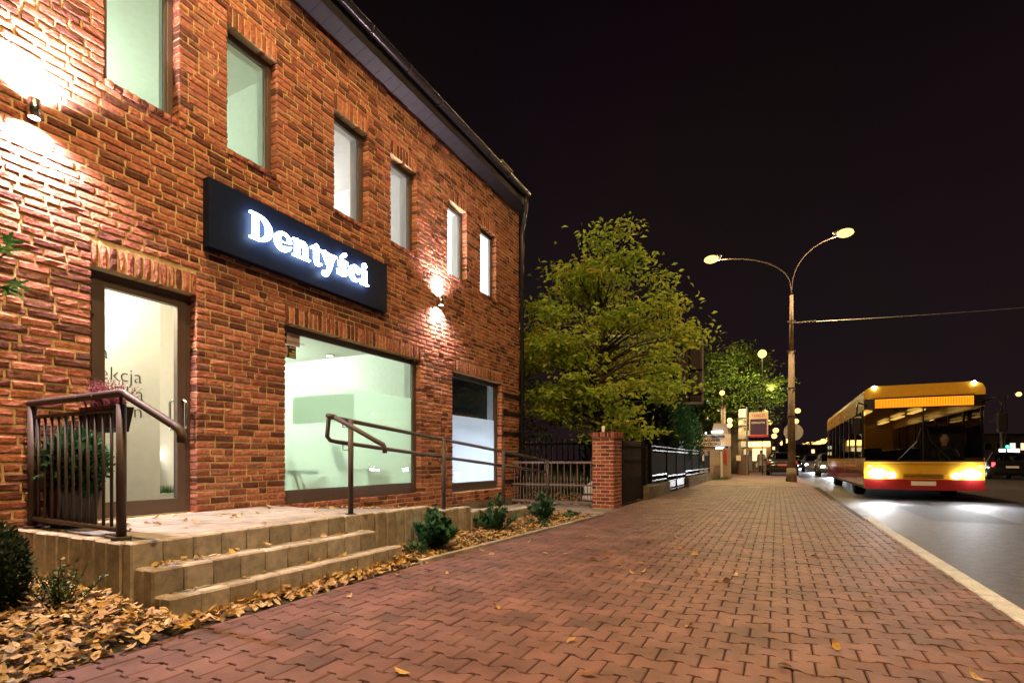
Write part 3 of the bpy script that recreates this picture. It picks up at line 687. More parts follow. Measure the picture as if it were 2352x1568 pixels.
# waiting room furniture
def chair(label, x, y, rz):
    t = thing('waiting_chair', label, 'chair', (x, y, 0.352), 'shell chairs behind the frosted window')
    mb = MB(); n = 9
    prof = [(0.24, 0.42), (0.22, 0.45), (0.0, 0.43), (-0.16, 0.45), (-0.22, 0.55), (-0.26, 0.72), (-0.30, 0.88)]
    v = []; f = []
    for i, (a, z) in enumerate(prof):
        w = (0.20, 0.22, 0.24, 0.24, 0.25, 0.23, 0.19)[i]
        for k in range(n):
            u = k / (n - 1) * 2 - 1; v.append((u * w, a + 0.07 * u * u, z + 0.05 * u * u * (1 if i < 4 else 0)))
    for i in range(len(prof) - 1):
        for k in range(n - 1): f.append((i * n + k, i * n + k + 1, (i + 1) * n + k + 1, (i + 1) * n + k))
    mb.add([(p[0] + x, p[1] + y, p[2] + 0.352) for p in v], f); o = mb.build('shell', 'chair_shell', t, True)
    sol = o.modifiers.new('thick', 'SOLIDIFY'); sol.thickness = 0.012
    for sx, sy in ((1, 1), (1, -1), (-1, 1), (-1, -1)):
        MB().cyl((x + 0.1 * sx, y + 0.08 * sy, 0.352 + 0.43), (x + 0.22 * sx, y + 0.22 * sy, 0.352), 0.016, 0.012).build('leg', 'wood', t)
    t.rotation_euler = (0, 0, rz)
chair('dark shell chair with wooden legs at the left behind the frosted window', -5.92, 5.0, R(-25))
chair('shell chair with wooden legs in the middle behind the frosted window', -6.0, 6.2, R(-60))
scr = thing('wall_screen', 'pale blue screen glowing on the waiting room wall', 'screen', (-9.58, 8.0 - 1.2, 1.2))
MB().box(-9.58, -9.55, 6.0, 7.3, 1.15, 1.75).build('bezel', 'white_paint', scr); MB().box(-9.549, -9.545, 6.04, 7.26, 1.19, 1.71).build('display', 'screen', scr)
mp_ = thing('moss_panel', 'dark green moss picture on the waiting room wall', 'picture', (-7.57, 7.58, 2.0))
MB().box(-8.9, -7.3, 7.555, 7.595, 1.75, 2.28).build('moss', 'moss', mp_)
st = thing('instrument_stand', 'dark instrument stand with a T top behind the blue film', 'stand', (-5.95, 9.2, 0.3))
MB().cyl((-5.95, 9.0, 0.31), (-5.95, 9.0, 1.3), 0.05, n=10).build('column', 'black_plastic', st); MB().box(-5.98, -5.92, 8.84, 9.16, 1.3, 1.34).build('top_bar', 'black_plastic', st); MB().lathe([(0.2, 0), (0.2, 0.03), (0.05, 0.06)], (-5.95, 9.0, 0.302), 16).build('base', 'black_plastic', st)
ls = thing('floor_strip_light', 'row of short white light tubes glowing low behind the blue film', 'lamp', (-6.5, 9.0, 0.4))
for i in range(9):
    y = 8.15 + i * 0.21; MB().box(-6.42, -6.40, y, y + 0.16, 0.62, 0.70).build('tube', 'strip_light', ls)
MB().box(-6.48, -6.42, 8.1, 10.05, 0.50, 0.76).build('housing', 'white_paint', ls)
MB().box(-6.45, -6.43, 8.2, 10.0, 1.0, 1.06).build('upper_tube', 'strip_light', ls)

# ---------------------------------------------------------------- stickers on the shop window
stk = thing('monitoring_sticker', 'pale sticker with dark lettering in the top corner of the shop window', 'sticker', (XF - 0.03, 4.45, 2.5))
SX = XF - 0.030
MB().box(SX, SX + 0.002, 4.456, 4.72, 2.43, 2.585).build('sheet', 'sticker_pale', stk); MB().box(SX + 0.002, SX + 0.003, 4.458, 4.52, 2.44, 2.575).build('dark_square', 'sticker_navy', stk)
lettering('OBIEKT', 0.045, 'ink', stk, (SX + 0.0045, 4.56, 2.525)); lettering('MONITOROWANY', 0.034, 'ink', stk, (SX + 0.0045, 4.53, 2.462), spacing=0.85)
MB().prism([(4.462, 2.50), (4.485, 2.53), (4.508, 2.515), (4.515, 2.495), (4.49, 2.50), (4.47, 2.485)], lambda a, b, d: (d, a, b), SX + 0.003, SX + 0.004).build('camera_mark', 'sticker_pale', stk)
stk2 = thing('security_sticker', 'dark sticker with lime bars and a red mark below the pale one', 'sticker', (XF - 0.03, 4.45, 2.35))
MB().box(SX, SX + 0.002, 4.456, 4.66, 2.27, 2.425).build('sheet', 'sticker_dark', stk2)
MB().prism([(4.457, 2.272), (4.52, 2.272), (4.535, 2.31), (4.54, 2.35), (4.53, 2.40), (4.515, 2.424), (4.457, 2.424)], lambda a, b, d: (d, a, b), SX + 0.002, SX + 0.003).build('pale_field', 'sticker_pale', stk2)
MB().prism([(4.46, 2.40), (4.475, 2.385), (4.50, 2.34), (4.525, 2.325), (4.515, 2.31), (4.49, 2.325), (4.465, 2.365)], lambda a, b, d: (d, a, b), SX + 0.003, SX + 0.004).build('red_mark', 'sticker_red', stk2)
for a, b, c, d in ((4.60, 4.65, 2.345, 2.37), (4.555, 4.65, 2.31, 2.335)): MB().box(SX + 0.002, SX + 0.003, a, b, c, d).build('lime_bar', 'sticker_lime', stk2)
for z in (2.395, 2.285): MB().box(SX + 0.002, SX + 0.003, 4.555, 4.65, z, z + 0.012).build('pale_bar', 'sticker_pale', stk2)

# ---------------------------------------------------------------- illuminated sign
sg = thing('illuminated_sign', 'long black sign board with glowing white serif letters', 'sign', (WX, 4.75, 3.19))
MB().box(WX + 0.004, -5.2, 3.372, 6.12, 3.19, 3.905).build('panel', 'sign_black', sg, bevel=0.004)
def cap(p, q, r0, r1=None):
    r1 = r0 if r1 is None else r1
    def f(x, z):
        dx, dz = q[0] - p[0], q[1] - p[1]; L = dx * dx + dz * dz + 1e-12
        t = np.clip(((x - p[0]) * dx + (z - p[1]) * dz) / L, 0, 1)
        return np.hypot(x - p[0] - t * dx, z - p[1] - t * dz) - (r0 + (r1 - r0) * t)
    return f
def ell(c, rx, rz, rot=0.0):
    cr, sr = math.cos(rot), math.sin(rot)
    def f(x, z):
        a = (x - c[0]) * cr + (z - c[1]) * sr; b = -(x - c[0]) * sr + (z - c[1]) * cr
        return (np.hypot(a / rx, b / rz) - 1) * min(rx, rz)
    return f
def bx2(x0, x1, z0, z1, r=0.004):
    cx, cz, hx, hz = (x0 + x1) / 2, (z0 + z1) / 2, (x1 - x0) / 2 - r, (z1 - z0) / 2 - r
    def f(x, z):
        ax, az = np.abs(x - cx) - hx, np.abs(z - cz) - hz
        return np.hypot(np.maximum(ax, 0), np.maximum(az, 0)) + np.minimum(np.maximum(ax, az), 0) - r
    return f
U = lambda *a: (lambda x, z: np.minimum.reduce([g(x, z) for g in a]))
SUB = lambda a, *b: (lambda x, z: np.maximum.reduce([a(x, z)] + [-g(x, z) for g in b]))
INT = lambda *a: (lambda x, z: np.maximum.reduce([g(x, z) for g in a]))
GT = lambda x0: (lambda x, z: x0 - x)
def poly(pts, r):
    r = r if isinstance(r, (list, tuple)) else [r] * len(pts)
    return U(*[cap(pts[i], pts[i + 1], r[i], r[i + 1]) for i in range(len(pts) - 1)])
LET = {
 'D': (3.800, U(SUB(U(INT(ell((0.095, 0.145), 0.190, 0.147), GT(0.07)), bx2(0.04, 0.115, 0.0, 0.29)), INT(ell((0.108, 0.145), 0.098, 0.115), GT(0.112))), cap((0.010, 0.280), (0.10, 0.280), 0.012), cap((0.010, 0.011), (0.10, 0.011), 0.012))),
 'e': (4.116, SUB(ell((0.119, 0.107), 0.119, 0.112), ell((0.132, 0.145), 0.056, 0.040, 0.35), INT(poly([(0.105, 0.074), (0.17, 0.086), (0.27, 0.108)], [0.024, 0.020, 0.016]), GT(0.075)))),
 'n': (4.368, U(bx2(0.036, 0.102, 0.0, 0.205), SUB(INT(ell((0.140, 0.130), 0.086, 0.086), lambda x, z: 0.115 - z), INT(bx2(0.102, 0.158, 0.0, 0.150, 0.02), GT(0.09))), bx2(0.158, 0.226, 0.0, 0.13), cap((0.012, 0.200), (0.07, 0.207), 0.012), cap((0.010, 0.012), (0.128, 0.012), 0.012), cap((0.145, 0.012), (0.250, 0.012), 0.012))),
 't': (4.638, U(bx2(0.055, 0.122, 0.05, 0.25, 0.02), cap((0.020, 0.198), (0.165, 0.198), 0.016), poly([(0.09, 0.06), (0.10, 0.028), (0.13, 0.018), (0.162, 0.028)], [0.034, 0.030, 0.022, 0.014]), cap((0.03, 0.2), (0.085, 0.25), 0.012))),
 'y': (4.805, U(cap((0.060, 0.195), (0.140, 0.035), 0.036, 0.026), cap((0.212, 0.200), (0.135, 0.010), 0.020, 0.025), cap((0.135, 0.010), (0.098, -0.062), 0.025, 0.020), poly([(0.098, -0.062), (0.075, -0.072), (0.052, -0.058)], [0.02, 0.024, 0.034]), cap((0.010, 0.203), (0.118, 0.203), 0.012), cap((0.165, 0.203), (0.256, 0.203), 0.012))),
 's': (5.072, U(poly([(0.168, 0.180), (0.130, 0.198), (0.085, 0.196), (0.052, 0.168), (0.066, 0.132), (0.115, 0.108), (0.150, 0.075), (0.145, 0.040), (0.100, 0.020), (0.055, 0.024), (0.028, 0.050)], [0.014, 0.018, 0.024, 0.030, 0.033, 0.034, 0.032, 0.028, 0.020, 0.018, 0.014]), bx2(0.160, 0.184, 0.148, 0.212), bx2(0.008, 0.032, 0.010, 0.078), cap((0.075, 0.245), (0.140, 0.292), 0.012, 0.026))),
 'c': (5.291, U(SUB(ell((0.110, 0.108), 0.110, 0.113), ell((0.140, 0.112), 0.062, 0.074), INT(bx2(0.12, 0.30, 0.055, 0.155, 0.01), GT(0.13))), ell((0.172, 0.152), 0.036, 0.036), cap((0.125, 0.012), (0.200, 0.052), 0.016, 0.010))),
 'i': (5.513, U(bx2(0.040, 0.108, 0.0, 0.208), cap((0.012, 0.202), (0.07, 0.204), 0.012), cap((0.010, 0.012), (0.138, 0.012), 0.012), ell((0.070, 0.268), 0.038, 0.036))),
}
def sdf_letter(fn, y0, z0, x0, x1, res=0.0045):
    xs = np.arange(-0.02, 0.32, res); zs = np.arange(-0.12, 0.33, res); X, Z = np.meshgrid(xs, zs, indexing='ij'); F = fn(X, Z)
    mb = MB(); cor = ((0, 0), (1, 0), (1, 1), (0, 1))
    for i in range(len(xs) - 1):
        for k in range(len(zs) - 1):
            q = [F[i + a, k + b] for a, b in cor]
            if min(q) > 0: continue
            P_ = []; tags = []
            for e in range(4):
                a, b = cor[e], cor[(e + 1) % 4]; fa, fb = q[e], q[(e + 1) % 4]
                pa = (xs[i + a[0]], zs[k + a[1]]); pb = (xs[i + b[0]], zs[k + b[1]])
                if fa <= 0: P_.append(pa); tags.append(0)
                if (fa <= 0) != (fb <= 0):
                    t = fa / (fa - fb); P_.append((pa[0] + (pb[0] - pa[0]) * t, pa[1] + (pb[1] - pa[1]) * t)); tags.append(1 if fa <= 0 else 2)
            if len(P_) < 3: continue
            n = len(P_)
            v = [(x1, y0 + a, z0 + b) for a, b in P_] + [(x0, y0 + a, z0 + b) for a, b in P_]
            f = [tuple(range(n)), tuple(range(2 * n - 1, n - 1, -1))]
            for e in range(n):
                if tags[e] == 1 and tags[(e + 1) % n] == 2: f.append((e, n + e, n + (e + 1) % n, (e + 1) % n))
            mb.add(v, f)
    return mb
for ch, (y0, fn) in LET.items():
    o = sdf_letter(fn, y0, 3.436, -5.162, -5.138).build('letter', 'letter_light', sg)
for yy in (3.9, 4.2, 4.5, 4.72, 4.93, 5.17, 5.36, 5.58): MB().cyl((-5.2, yy, 3.50), (-5.16, yy, 3.50), 0.006, n=6).build('standoff', 'sign_edge', sg)

# ---------------------------------------------------------------- up and down wall lamps
def wall_lamp(y, z, label, pw):
    t = thing('wall_lamp', label, 'lamp', (WX, y, z), 'up and down lamps on the brick wall')
    x = WX + 0.085
    MB().lathe([(0.036, -0.075), (0.042, -0.075), (0.042, 0.075), (0.036, 0.075)], (x, y, z), 16, False).build('body', 'steel', t, True)
    MB().box(WX + 0.002, x - 0.035, y - 0.025, y + 0.025, z - 0.03, z + 0.03).build('bracket', 'steel', t)
    for s in (1, -1):
        MB().lathe([(0.036, 0), (0.0, 0)], (x, y, z + s * 0.070), 16, False).build('lens', 'cool_led', t)
        spot('beam', (x, y, z + s * 0.085), (-0.16, 0, s), pw, (1.0, 0.80, 0.84), 150, 1.0, 0.05, t)
wall_lamp(1.965, 3.76, 'steel up-and-down lamp on the brick wall left of the sign', 1050)
wall_lamp(7.55, 3.755, 'steel up-and-down lamp on the brick wall right of the sign', 460)

# ---------------------------------------------------------------- entrance platform, steps, ramp
PT = 0.465; PX = -3.68
ent = thing('entrance_steps', 'concrete block entrance platform with two steps and a side ramp', 'steps', (-4.4, 3.0, 0))
MB().box(WX + 0.016, PX - 0.09, 1.98, 4.15, -0.1, PT - 0.07).build('core', 'concrete', ent)
def block(name, x0, x1, y0, y1, z0, z1, mat='concrete_block'):
    o = MB().rbox(x0, x1, y0 + 0.0035, y1 - 0.0035, z0, z1 + random.uniform(-0.003, 0.003), 0.012, jit=0.0012).build(name, mat, ent); recalc(o); return o
def row(x0, x1, ya, yb, z0, z1, n):
    w = (yb - ya) / n
    for i in range(n): block('block', x0 + random.uniform(-.003, .003), x1 + random.uniform(-.004, .004), ya + w * i, ya + w * (i + 1), z0, z1)
row(PX - 0.10, PX, 1.87, 4.15, -0.06, PT, 11)
row(-3.57, -3.47, 1.885, 3.93, -0.06, 0.31, 10)
row(-3.38, -3.28, 1.885, 4.09, -0.06, 0.155, 11)
w = 2.0 / 8
for i in range(8): block('tread', -3.675, -3.575, 1.99 + w * i, 1.99 + w * (i + 1), 0.0, 0.305, 'slab'); block('tread', -3.465, -3.385, 1.99 + w * i, 1.99 + w * (i + 1) if i < 7 else 4.08, 0.0, 0.148, 'slab')
for x0, x1, zt in ((-3.675, -3.575, 0.305), (-3.465, -3.385, 0.15)): block('end_block', x0, x1, 1.885, 1.985, -0.06, zt)
n = 9; w = (PX - 0.105 + 5.28) / n
for i in range(n): block('palisade', -5.28 + w * i + 0.004, -5.28 + w * (i + 1) - 0.004, 1.865 + random.uniform(-.004, .004), 1.975, -0.06, PT - (0.004 if i % 3 else 0))
y = 1.985; k = 0
while y < 4.1:
    x = WX + 0.02 - (0.2 if k % 2 else 0)
    while x < PX - 0.11:
        a, b = max(x, WX + 0.02), min(x + 0.4, PX - 0.105)
        if b - a > 0.05: o = MB().rbox(a + 0.003, b - 0.003, y + 0.003, y + 0.197, PT - 0.06, PT - 0.003 + random.gauss(0, 0.0015), 0.005).build('slab', 'slab', ent)
        x += 0.4
    y += 0.2; k += 1
def rz_(y): return PT - 0.02 - (y - 4.15) * 0.083 if y > 4.15 else PT
mb = MB(); mb.add([(WX + 0.018, 4.15, PT - 0.06), (PX - 0.09, 4.15, PT - 0.06), (PX - 0.09, 9.0, 0.0), (WX + 0.018, 9.0, 0.0)], [(0, 1, 2, 3)]); mb.build('ramp_bed', 'joint_sand', ent)
y = 4.15; k = 0
while y < 8.95:
    x = WX + 0.02 - (0.2 if k % 2 else 0)
    while x < PX - 0.11:
        a, b = max(x, WX + 0.02), min(x + 0.4, PX - 0.105)
        if b - a > 0.05:
            z0, z1 = rz_(y) - 0.012, rz_(y + 0.2) - 0.012
            MB().add([(a, y, z0), (b, y, z0), (b, y + 0.196, z1), (a, y + 0.196, z1), (a, y, z0 - 0.06), (b, y, z0 - 0.06), (b, y + 0.196, z1 - 0.06), (a, y + 0.196, z1 - 0.06)], [(0, 1, 2, 3), (0, 4, 5, 1), (1, 5, 6, 2), (2, 6, 7, 3), (3, 7, 4, 0)]).build('slab', 'slab', ent)
        x += 0.404
    y += 0.2; k += 1
y = 4.15
while y < 8.9:
    w = 0.155; hh = rz_(y + 0.05); hh = PT + 0.0 - 0.078 * int((y - 4.1) / 0.95) - 0.01
    block('palisade', PX - 0.10 + random.uniform(-.004, .004), PX + 0.015 + random.uniform(-.006, .006), y, y + w, -0.08, max(0.05, hh)); y += w

# ---------------------------------------------------------------- railings
rl = thing('step_balustrade', 'brown metal balustrade with bars and a bent handrail left of the door', 'railing', (-4.55, 1.95, PT))
BY = 1.95; TZ = 1.44
MB().tube([(-5.24, BY, TZ), (-3.94, BY, TZ + 0.01), (-3.90, BY, TZ + 0.002), (-3.86, BY, TZ - 0.02), (-3.32, BY, 1.20), (-3.285, BY, 1.178), (-3.272, BY, 1.15), (-3.275, BY, 1.105)], 0.026, 12).build('handrail', 'rail', rl, True)
MB().tube([(-5.2, BY, TZ - 0.11), (-3.95, BY, TZ - 0.105)], 0.014, 8).build('top_rail', 'rail', rl, True); MB().tube([(-5.2, BY, PT + 0.075), (-3.95, BY, PT + 0.06)], 0.018, 8).build('bottom_rail', 'rail', rl, True)
for x, zt in ((-3.945, TZ - 0.07), (-5.20, TZ - 0.03)):
    p = MB().cyl((x, BY, PT), (x, BY, zt), 0.030, n=14).build('post', 'rail', rl, True); MB().lathe([(0.058, 0), (0.058, 0.016), (0.03, 0.018)], (x, BY, PT), 18).build('base_plate', 'rail', p)
    MB().cyl((x, BY, zt - 0.01), (x, BY, TZ), 0.011, n=8).build('stem', 'rail', rl)
for i in range(11):
    x = -5.10 + i * 0.1035; MB().cyl((x, BY, PT + 0.07), (x, BY, TZ - 0.108), 0.0105, n=8).build('baluster', 'rail', rl, True)
rr = thing('ramp_railing', 'brown two-rail metal railing sloping down beside the ramp', 'railing', (-3.75, 6.3, 0.2))
RX = -3.745
posts = [(3.87, 1.395, PT), (5.48, 1.262, rz_(5.48) - 0.02), (7.08, 1.132, rz_(7.08) - 0.02), (8.82, 0.992, 0.065)]
for y, zt, z0 in posts:
    p = MB().cyl((RX, y, z0 - 0.02), (RX, y, zt), 0.026, n=14).build('post', 'rail', rr, True); MB().lathe([(0.05, 0), (0.05, 0.014), (0.026, 0.016)], (RX, y, z0 - 0.01), 16).build('base_plate', 'rail', p)
rail_z = lambda y: 1.385 - (y - 3.87) * (0.395 / 4.95)
o_ = -0.035
MB().tube([(RX + o_ + 0.09, 3.60, rail_z(3.55) - 0.01), (RX + o_ + 0.03, 3.58, rail_z(3.55)), (RX + o_, 3.64, rail_z(3.64)), (RX + o_, 3.9, rail_z(3.9)), (RX + o_, 8.84, rail_z(8.84))], 0.0215, 12).build('handrail', 'rail', rr, True)
MB().tube([(RX + o_, 3.62, rail_z(3.6) - 0.02), (RX + o_, 3.60, rail_z(3.6) - 0.19), (RX + o_, 3.64, rail_z(3.6) - 0.225), (RX + o_, 3.72, rail_z(3.7) - 0.228), (RX + o_, 8.84, rail_z(8.84) - 0.215)], 0.0205, 12).build('lower_rail', 'rail', rr, True)
MB().tube([(RX + 0.06, 3.60, rail_z(3.6) - 0.01), (-3.36, 3.80, 1.175), (-3.30, 3.83, 1.14), (-3.285, 3.835, 1.10), (-3.285, 3.835, 1.06)], 0.0225, 12).build('step_handrail', 'rail', rr, True)
for y, zt, z0 in posts:
    for dz in (0, 0.22):
        zz = rail_z(y) - dz; MB().tube([(RX + o_, y - 0.07, zz - 0.015), (RX + o_, y - 0.07, zz - 0.07), (RX, y, zz - 0.07)], 0.006, 6).build('bracket', 'rail', rr)
# ---------------------------------------------------------------- planting beds, edging, leaves
bed = MB(); nx, ny = 14, 60
def bed_z(x, y):
    e = bed_edge(y); t = max(0, min(1, (e - x) / 0.6)); return 0.0 + 0.055 * t + 0.02 * mnoise.noise((x * 3, y * 3, 0))
v = []; f = []
for j in range(ny + 1):
    y = 0.1 + j * (8.95 - 0.1) / ny; xl = WX - 0.0 if y < 1.9 else -3.75
    for i in range(nx + 1):
        x = xl + (bed_edge(y) - 0.01 - xl) * i / nx; v.append((x, y, bed_z(x, y) - 0.035))
for j in range(ny):
    for i in range(nx): a = j * (nx + 1) + i; f.append((a, a + 1, a + nx + 2, a + nx + 1))
tag(bed.add(v, f).build('planting_bed', 'soil'), kind='structure')
edg = tag(MB().box(-3.1, -3.05, -2.0, -0.9, -0.1, 0.006).build('bed_edging', 'concrete'), kind='structure')
y = -0.9
while y < 8.7:
    if y + 1 < 2.0 or y >= 4.05:
        a, b = bed_edge(y), bed_edge(y + 0.99); z1 = 0.012 if y < 3 else 0.035
        MB().add([(a, y, -0.1), (a + 0.055, y, -0.1), (b + 0.055, y + 0.99, -0.1), (b, y + 0.99, -0.1), (a, y, z1), (a + 0.05, y, z1 - 0.004), (b + 0.05, y + 0.99, z1 - 0.004), (b, y + 0.99, z1)], [(0, 1, 5, 4), (1, 2, 6, 5), (2, 3, 7, 6), (3, 0, 4, 7), (4, 5, 6, 7)]).build('edging_stone', 'concrete', edg)
    y += 1.0
def leaf_shape(L, W, curl, fold):
    """oval leaf, pointed, folded along the midrib; local x along the leaf"""
    rows = [(0.0, 0.0), (0.18, 0.62), (0.45, 1.0), (0.75, 0.66), (1.0, 0.0)]
    v = []; f = []
    for t, w in rows:
        zc = curl * L * (t - 0.5) ** 2 * 2; hw = w * W / 2
        v += [(t * L - L / 2, -hw, zc + fold * hw), (t * L - L / 2, 0, zc), (t * L - L / 2, hw, zc + fold * hw)]
    for i in range(4): a = i * 3; f += [(a, a + 1, a + 4, a + 3), (a + 1, a + 2, a + 5, a + 4)]
    return v, f
def put_leaf(mb, x, y, z, L, tilt=0.5, rnd=None):
    v, f = leaf_shape(L, L * random.uniform(0.42, 0.62), random.uniform(-0.25, 0.7), random.uniform(-0.2, 0.75))
    m = Euler((random.gauss(0, tilt), random.gauss(0, tilt), random.uniform(0, 6.28))).to_matrix()
    mb.add([m @ Vector(p) + Vector((x, y, z)) for p in v], f, random.random() if rnd is None else rnd)
mb = MB()
for i in range(3300):
    y = random.uniform(0.25, 1.86); x = random.uniform(WX + 0.05, -3.11)
    if random.random() < 0.04: x = -3.08 + random.random() * 0.06
    put_leaf(mb, x, y, bed_z(x, y) + abs(random.gauss(0.012, 0.018)) + (0.05 * math.exp(-((y - 1.75) / 0.2) ** 2)), random.choice([random.uniform(0.025, 0.05), random.uniform(0.05, 0.075), random.uniform(0.06, 0.1)]), 0.30)
for i in range(2300):
    y = random.uniform(4.12, 8.9); x = random.uniform(-3.64, bed_edge(y) - 0.01)
    put_leaf(mb, x, y, bed_z(x, y) + abs(random.gauss(0.008, 0.014)), random.uniform(0.038, 0.075), 0.30)
for i in range(520):
    y = random.uniform(1.85, 4.5); s = random.random() ** 1.6
    x = -3.27 + s * 0.19; put_leaf(mb, x, y, 0.008 + abs(random.gauss(0, 0.5)) * 0.05 * (1 - s), random.uniform(0.055, 0.09), 0.45)
tag(mb.build('leaf_litter', 'litter'), 'thick drift of brown and yellow fallen leaves along the beds and steps', 'leaves', kind='stuff')
# leaves lying on the ramp and on the treads
mb = MB()
for i in range(170):
    y = random.uniform(4.0, 8.4); x = WX + 0.05 + abs(random.gauss(0, 0.16)); put_leaf(mb, x, y, rz_(y) + 0.004, random.uniform(0.05, 0.08), 0.25)
for i in range(26): put_leaf(mb, -3.60 + random.uniform(-0.06, 0.05), random.uniform(1.95, 3.8), 0.318, random.uniform(0.05, 0.085), 0.35)
for i in range(16): put_leaf(mb, -3.42 + random.uniform(-0.05, 0.05), random.uniform(1.95, 4.0), 0.160, random.uniform(0.05, 0.08), 0.35)
for i in range(34): put_leaf(mb, random.uniform(-5.2, -3.8), random.uniform(2.05, 4.0), PT + 0.004, random.uniform(0.05, 0.085), 0.25)
tag(mb.build('step_leaves', 'litter'), 'dry leaves blown onto the entrance steps and ramp', 'leaves', kind='stuff')
# single leaves on the pavement (pixel of the photograph -> ground point at Z=0)
LV = []
for ox, pts in ((2048, [(545, 1190), (705, 1500), (1628, 1050), (1900, 632), (1975, 634), (1210, 548), (1190, 478), (985, 488), (1005, 462), (880, 415), (752, 440), (100, 495), (310, 385), (500, 390), (730, 582), (1092, 562), (1703, 570), (2058, 585), (1885, 442), (2055, 408), (1678, 392), (1530, 336), (1250, 285), (1510, 236), (1262, 178), (1550, 125), (1810, 152), (1655, 92), (1885, 95), (150, 285), (690, 230), (920, 213), (2120, 230)]),
                (3072, [(630, 1255), (160, 1425), (1905, 1535), (930, 785), (1700, 575), (425, 412), (915, 85), (240, 138), (145, 303), (500, 137)]),
                (1024, [(1340, 1490), (865, 775), (1090, 690), (1558, 468), (1315, 580), (1585, 545), (1757, 567), (2210, 880), (2065, 358), (2165, 388), (1630, 720)])):
    for a, b in pts: LV.append(((ox + a / 2.297) / 1.7415, (2049 + b / 2.297) / 1.7415))
lm = []
for k in range(6):
    t = MB(); random.seed(50 + k); put_leaf(t, 0, 0, 0.012, 0.085, 0.25, 0.0); me = t.mesh('fallen_leaf'); me.materials.append(M['litter']); lm.append(me)
random.seed(21)
for k, (px, py) in enumerate(LV):
    d = 1200.0 / (py - 1055); r = (px - 1176) / 1200 * d; x, y = r * _c - d * _s, r * _s + d * _c
    s = random.uniform(0.8, 1.15)
    o = inst('fallen_leaf', lm[k % 6], None, (x, y, 0.002), (0, 0, random.uniform(0, 6.28)), (s, s, s))
    tag(o, 'single dry leaf lying loose on the red pavement', 'leaf', 'fallen leaves scattered on the pavement')
# big maple leaf in the left bed
def maple(S):
    lobes = [(0, 1.0), (0.95, 0.82), (-0.95, 0.82), (2.0, 0.55), (-2.0, 0.55)]; pts = []
    for i in range(40):
        a = -math.pi + 2 * math.pi * i / 40; r = 0.30
        for la, lr in lobes: r = max(r, lr * max(0, 1 - abs(a - la) / 0.46) ** 0.75)
        r *= 1 + 0.10 * math.sin(a * 17); pts.append((r * math.cos(a) * S, r * math.sin(a) * S))
    return pts
def maple_leaf(mb, c, S, rot, rnd):
    p = maple(S); n = len(p); m = rot.to_matrix() if hasattr(rot, 'to_matrix') else rot
    v = [(0, 0, 0)] + [(x, y, 0.10 * math.hypot(x, y) ** 2 / S + random.gauss(0, 0.012) * S) for x, y in p]
    mb.add([m @ Vector(q) + Vector(c) for q in v], [(0, i + 1, (i + 1) % n + 1) for i in range(n)], rnd)
mb = MB(); maple_leaf(mb, (-3.50, 1.62, 0.10), 0.12, Euler((0.25, -0.2, 0.6)), 0.5); mb.cyl((-3.50, 1.62, 0.10), (-3.60, 1.52, 0.12), 0.003, n=5)
tag(mb.build('maple_leaf', 'litter'), 'large yellow maple leaf on the leaf pile before the steps', 'leaf')

# ---------------------------------------------------------------- shrubs
def blade(mb, p, d, L, W, rnd):
    d = Vector(d).normalized(); s = d.cross(Vector((random.gauss(0, 1), random.gauss(0, 1), random.gauss(0, 1)))).normalized() * W / 2
    p = Vector(p); q = p + d * L * 0.55 + Vector((0, 0, random.gauss(0, 0.05) * L)); mb.add([p, q - s, p + d * L, q + s], [(0, 1, 2, 3)], rnd)
def spray(mb, p, d, L, W, n, rnd):
    """flat feathery conifer spray: a rib with side leaflets"""
    p = Vector(p); d = Vector(d).normalized(); side = d.cross(Vector((0, 0, 1)))
    if side.length < 0.1: side = Vector((1, 0, 0))
    side = (side.normalized() + Vector((0, 0, random.gauss(0, 0.35)))).normalized()
    for i in range(n):
        t = (i + 0.5) / n; b = p + d * L * t - Vector((0, 0, 0.16 * L * t * t)); w = W * (1 - t * 0.75)
        for sg in (-1, 1):
            tip = (side * sg + d * 0.9 + Vector((0, 0, random.gauss(0, 0.2)))).normalized(); nn = (tip.cross(d)).normalized().cross(tip) * w * 0.16
            mb.add([b - nn * 0.5, b + tip * w * 0.55 - nn, b + tip * w, b + tip * w * 0.55 + nn], [(0, 1, 2, 3)], rnd)
def bed_shrub(x, y, z, h, w, label, n=90):
    t = thing('cypress_shrub', label, 'shrub', (x, y, z), 'low green shrubs in the leaf bed'); st = MB(); fo = MB()
    ns = max(5, n // 9)
    for i in range(ns):
        a = 6.283 * i / ns + random.gauss(0, 0.4); e = random.uniform(0.15, 1.0) if i else 0.05
        tip = Vector((x + math.cos(a) * w * 0.5 * e, y + math.sin(a) * w * 0.5 * e, z + h * random.uniform(0.75, 1.05) * (1.05 - 0.62 * e)))
        b0 = Vector((x + math.cos(a) * 0.03, y + math.sin(a) * 0.03, z)); md = b0.lerp(tip, 0.55) + Vector((math.cos(a), math.sin(a), 0)) * 0.05 * w
        st.tube([b0 - Vector((0, 0, 0.04)), md, tip], [0.006, 0.004, 0.0015], 4, False)
        L0 = (tip - b0).length; m = max(7, int(n / 7))
        for k in range(m):
            u = 0.12 + 0.88 * (k + random.random()) / m
            q = b0.lerp(md, u / 0.55) if u < 0.55 else md.lerp(tip, (u - 0.55) / 0.45)
            aa = random.random() * 6.283; up = random.uniform(-0.15, 0.55) + 0.5 * u
            d = Vector((math.cos(aa), math.sin(aa), up)) + (tip - md).normalized() * 0.5
            spray(fo, q, d, random.uniform(0.55, 1.1) * (0.19 - 0.10 * u) * (0.6 + 0.8 * h), 0.062 * random.uniform(0.6, 1.1), 8, random.random())
    st.build('stem', 'bark', t); fo.build('foliage', 'conifer', t)
random.seed(5)
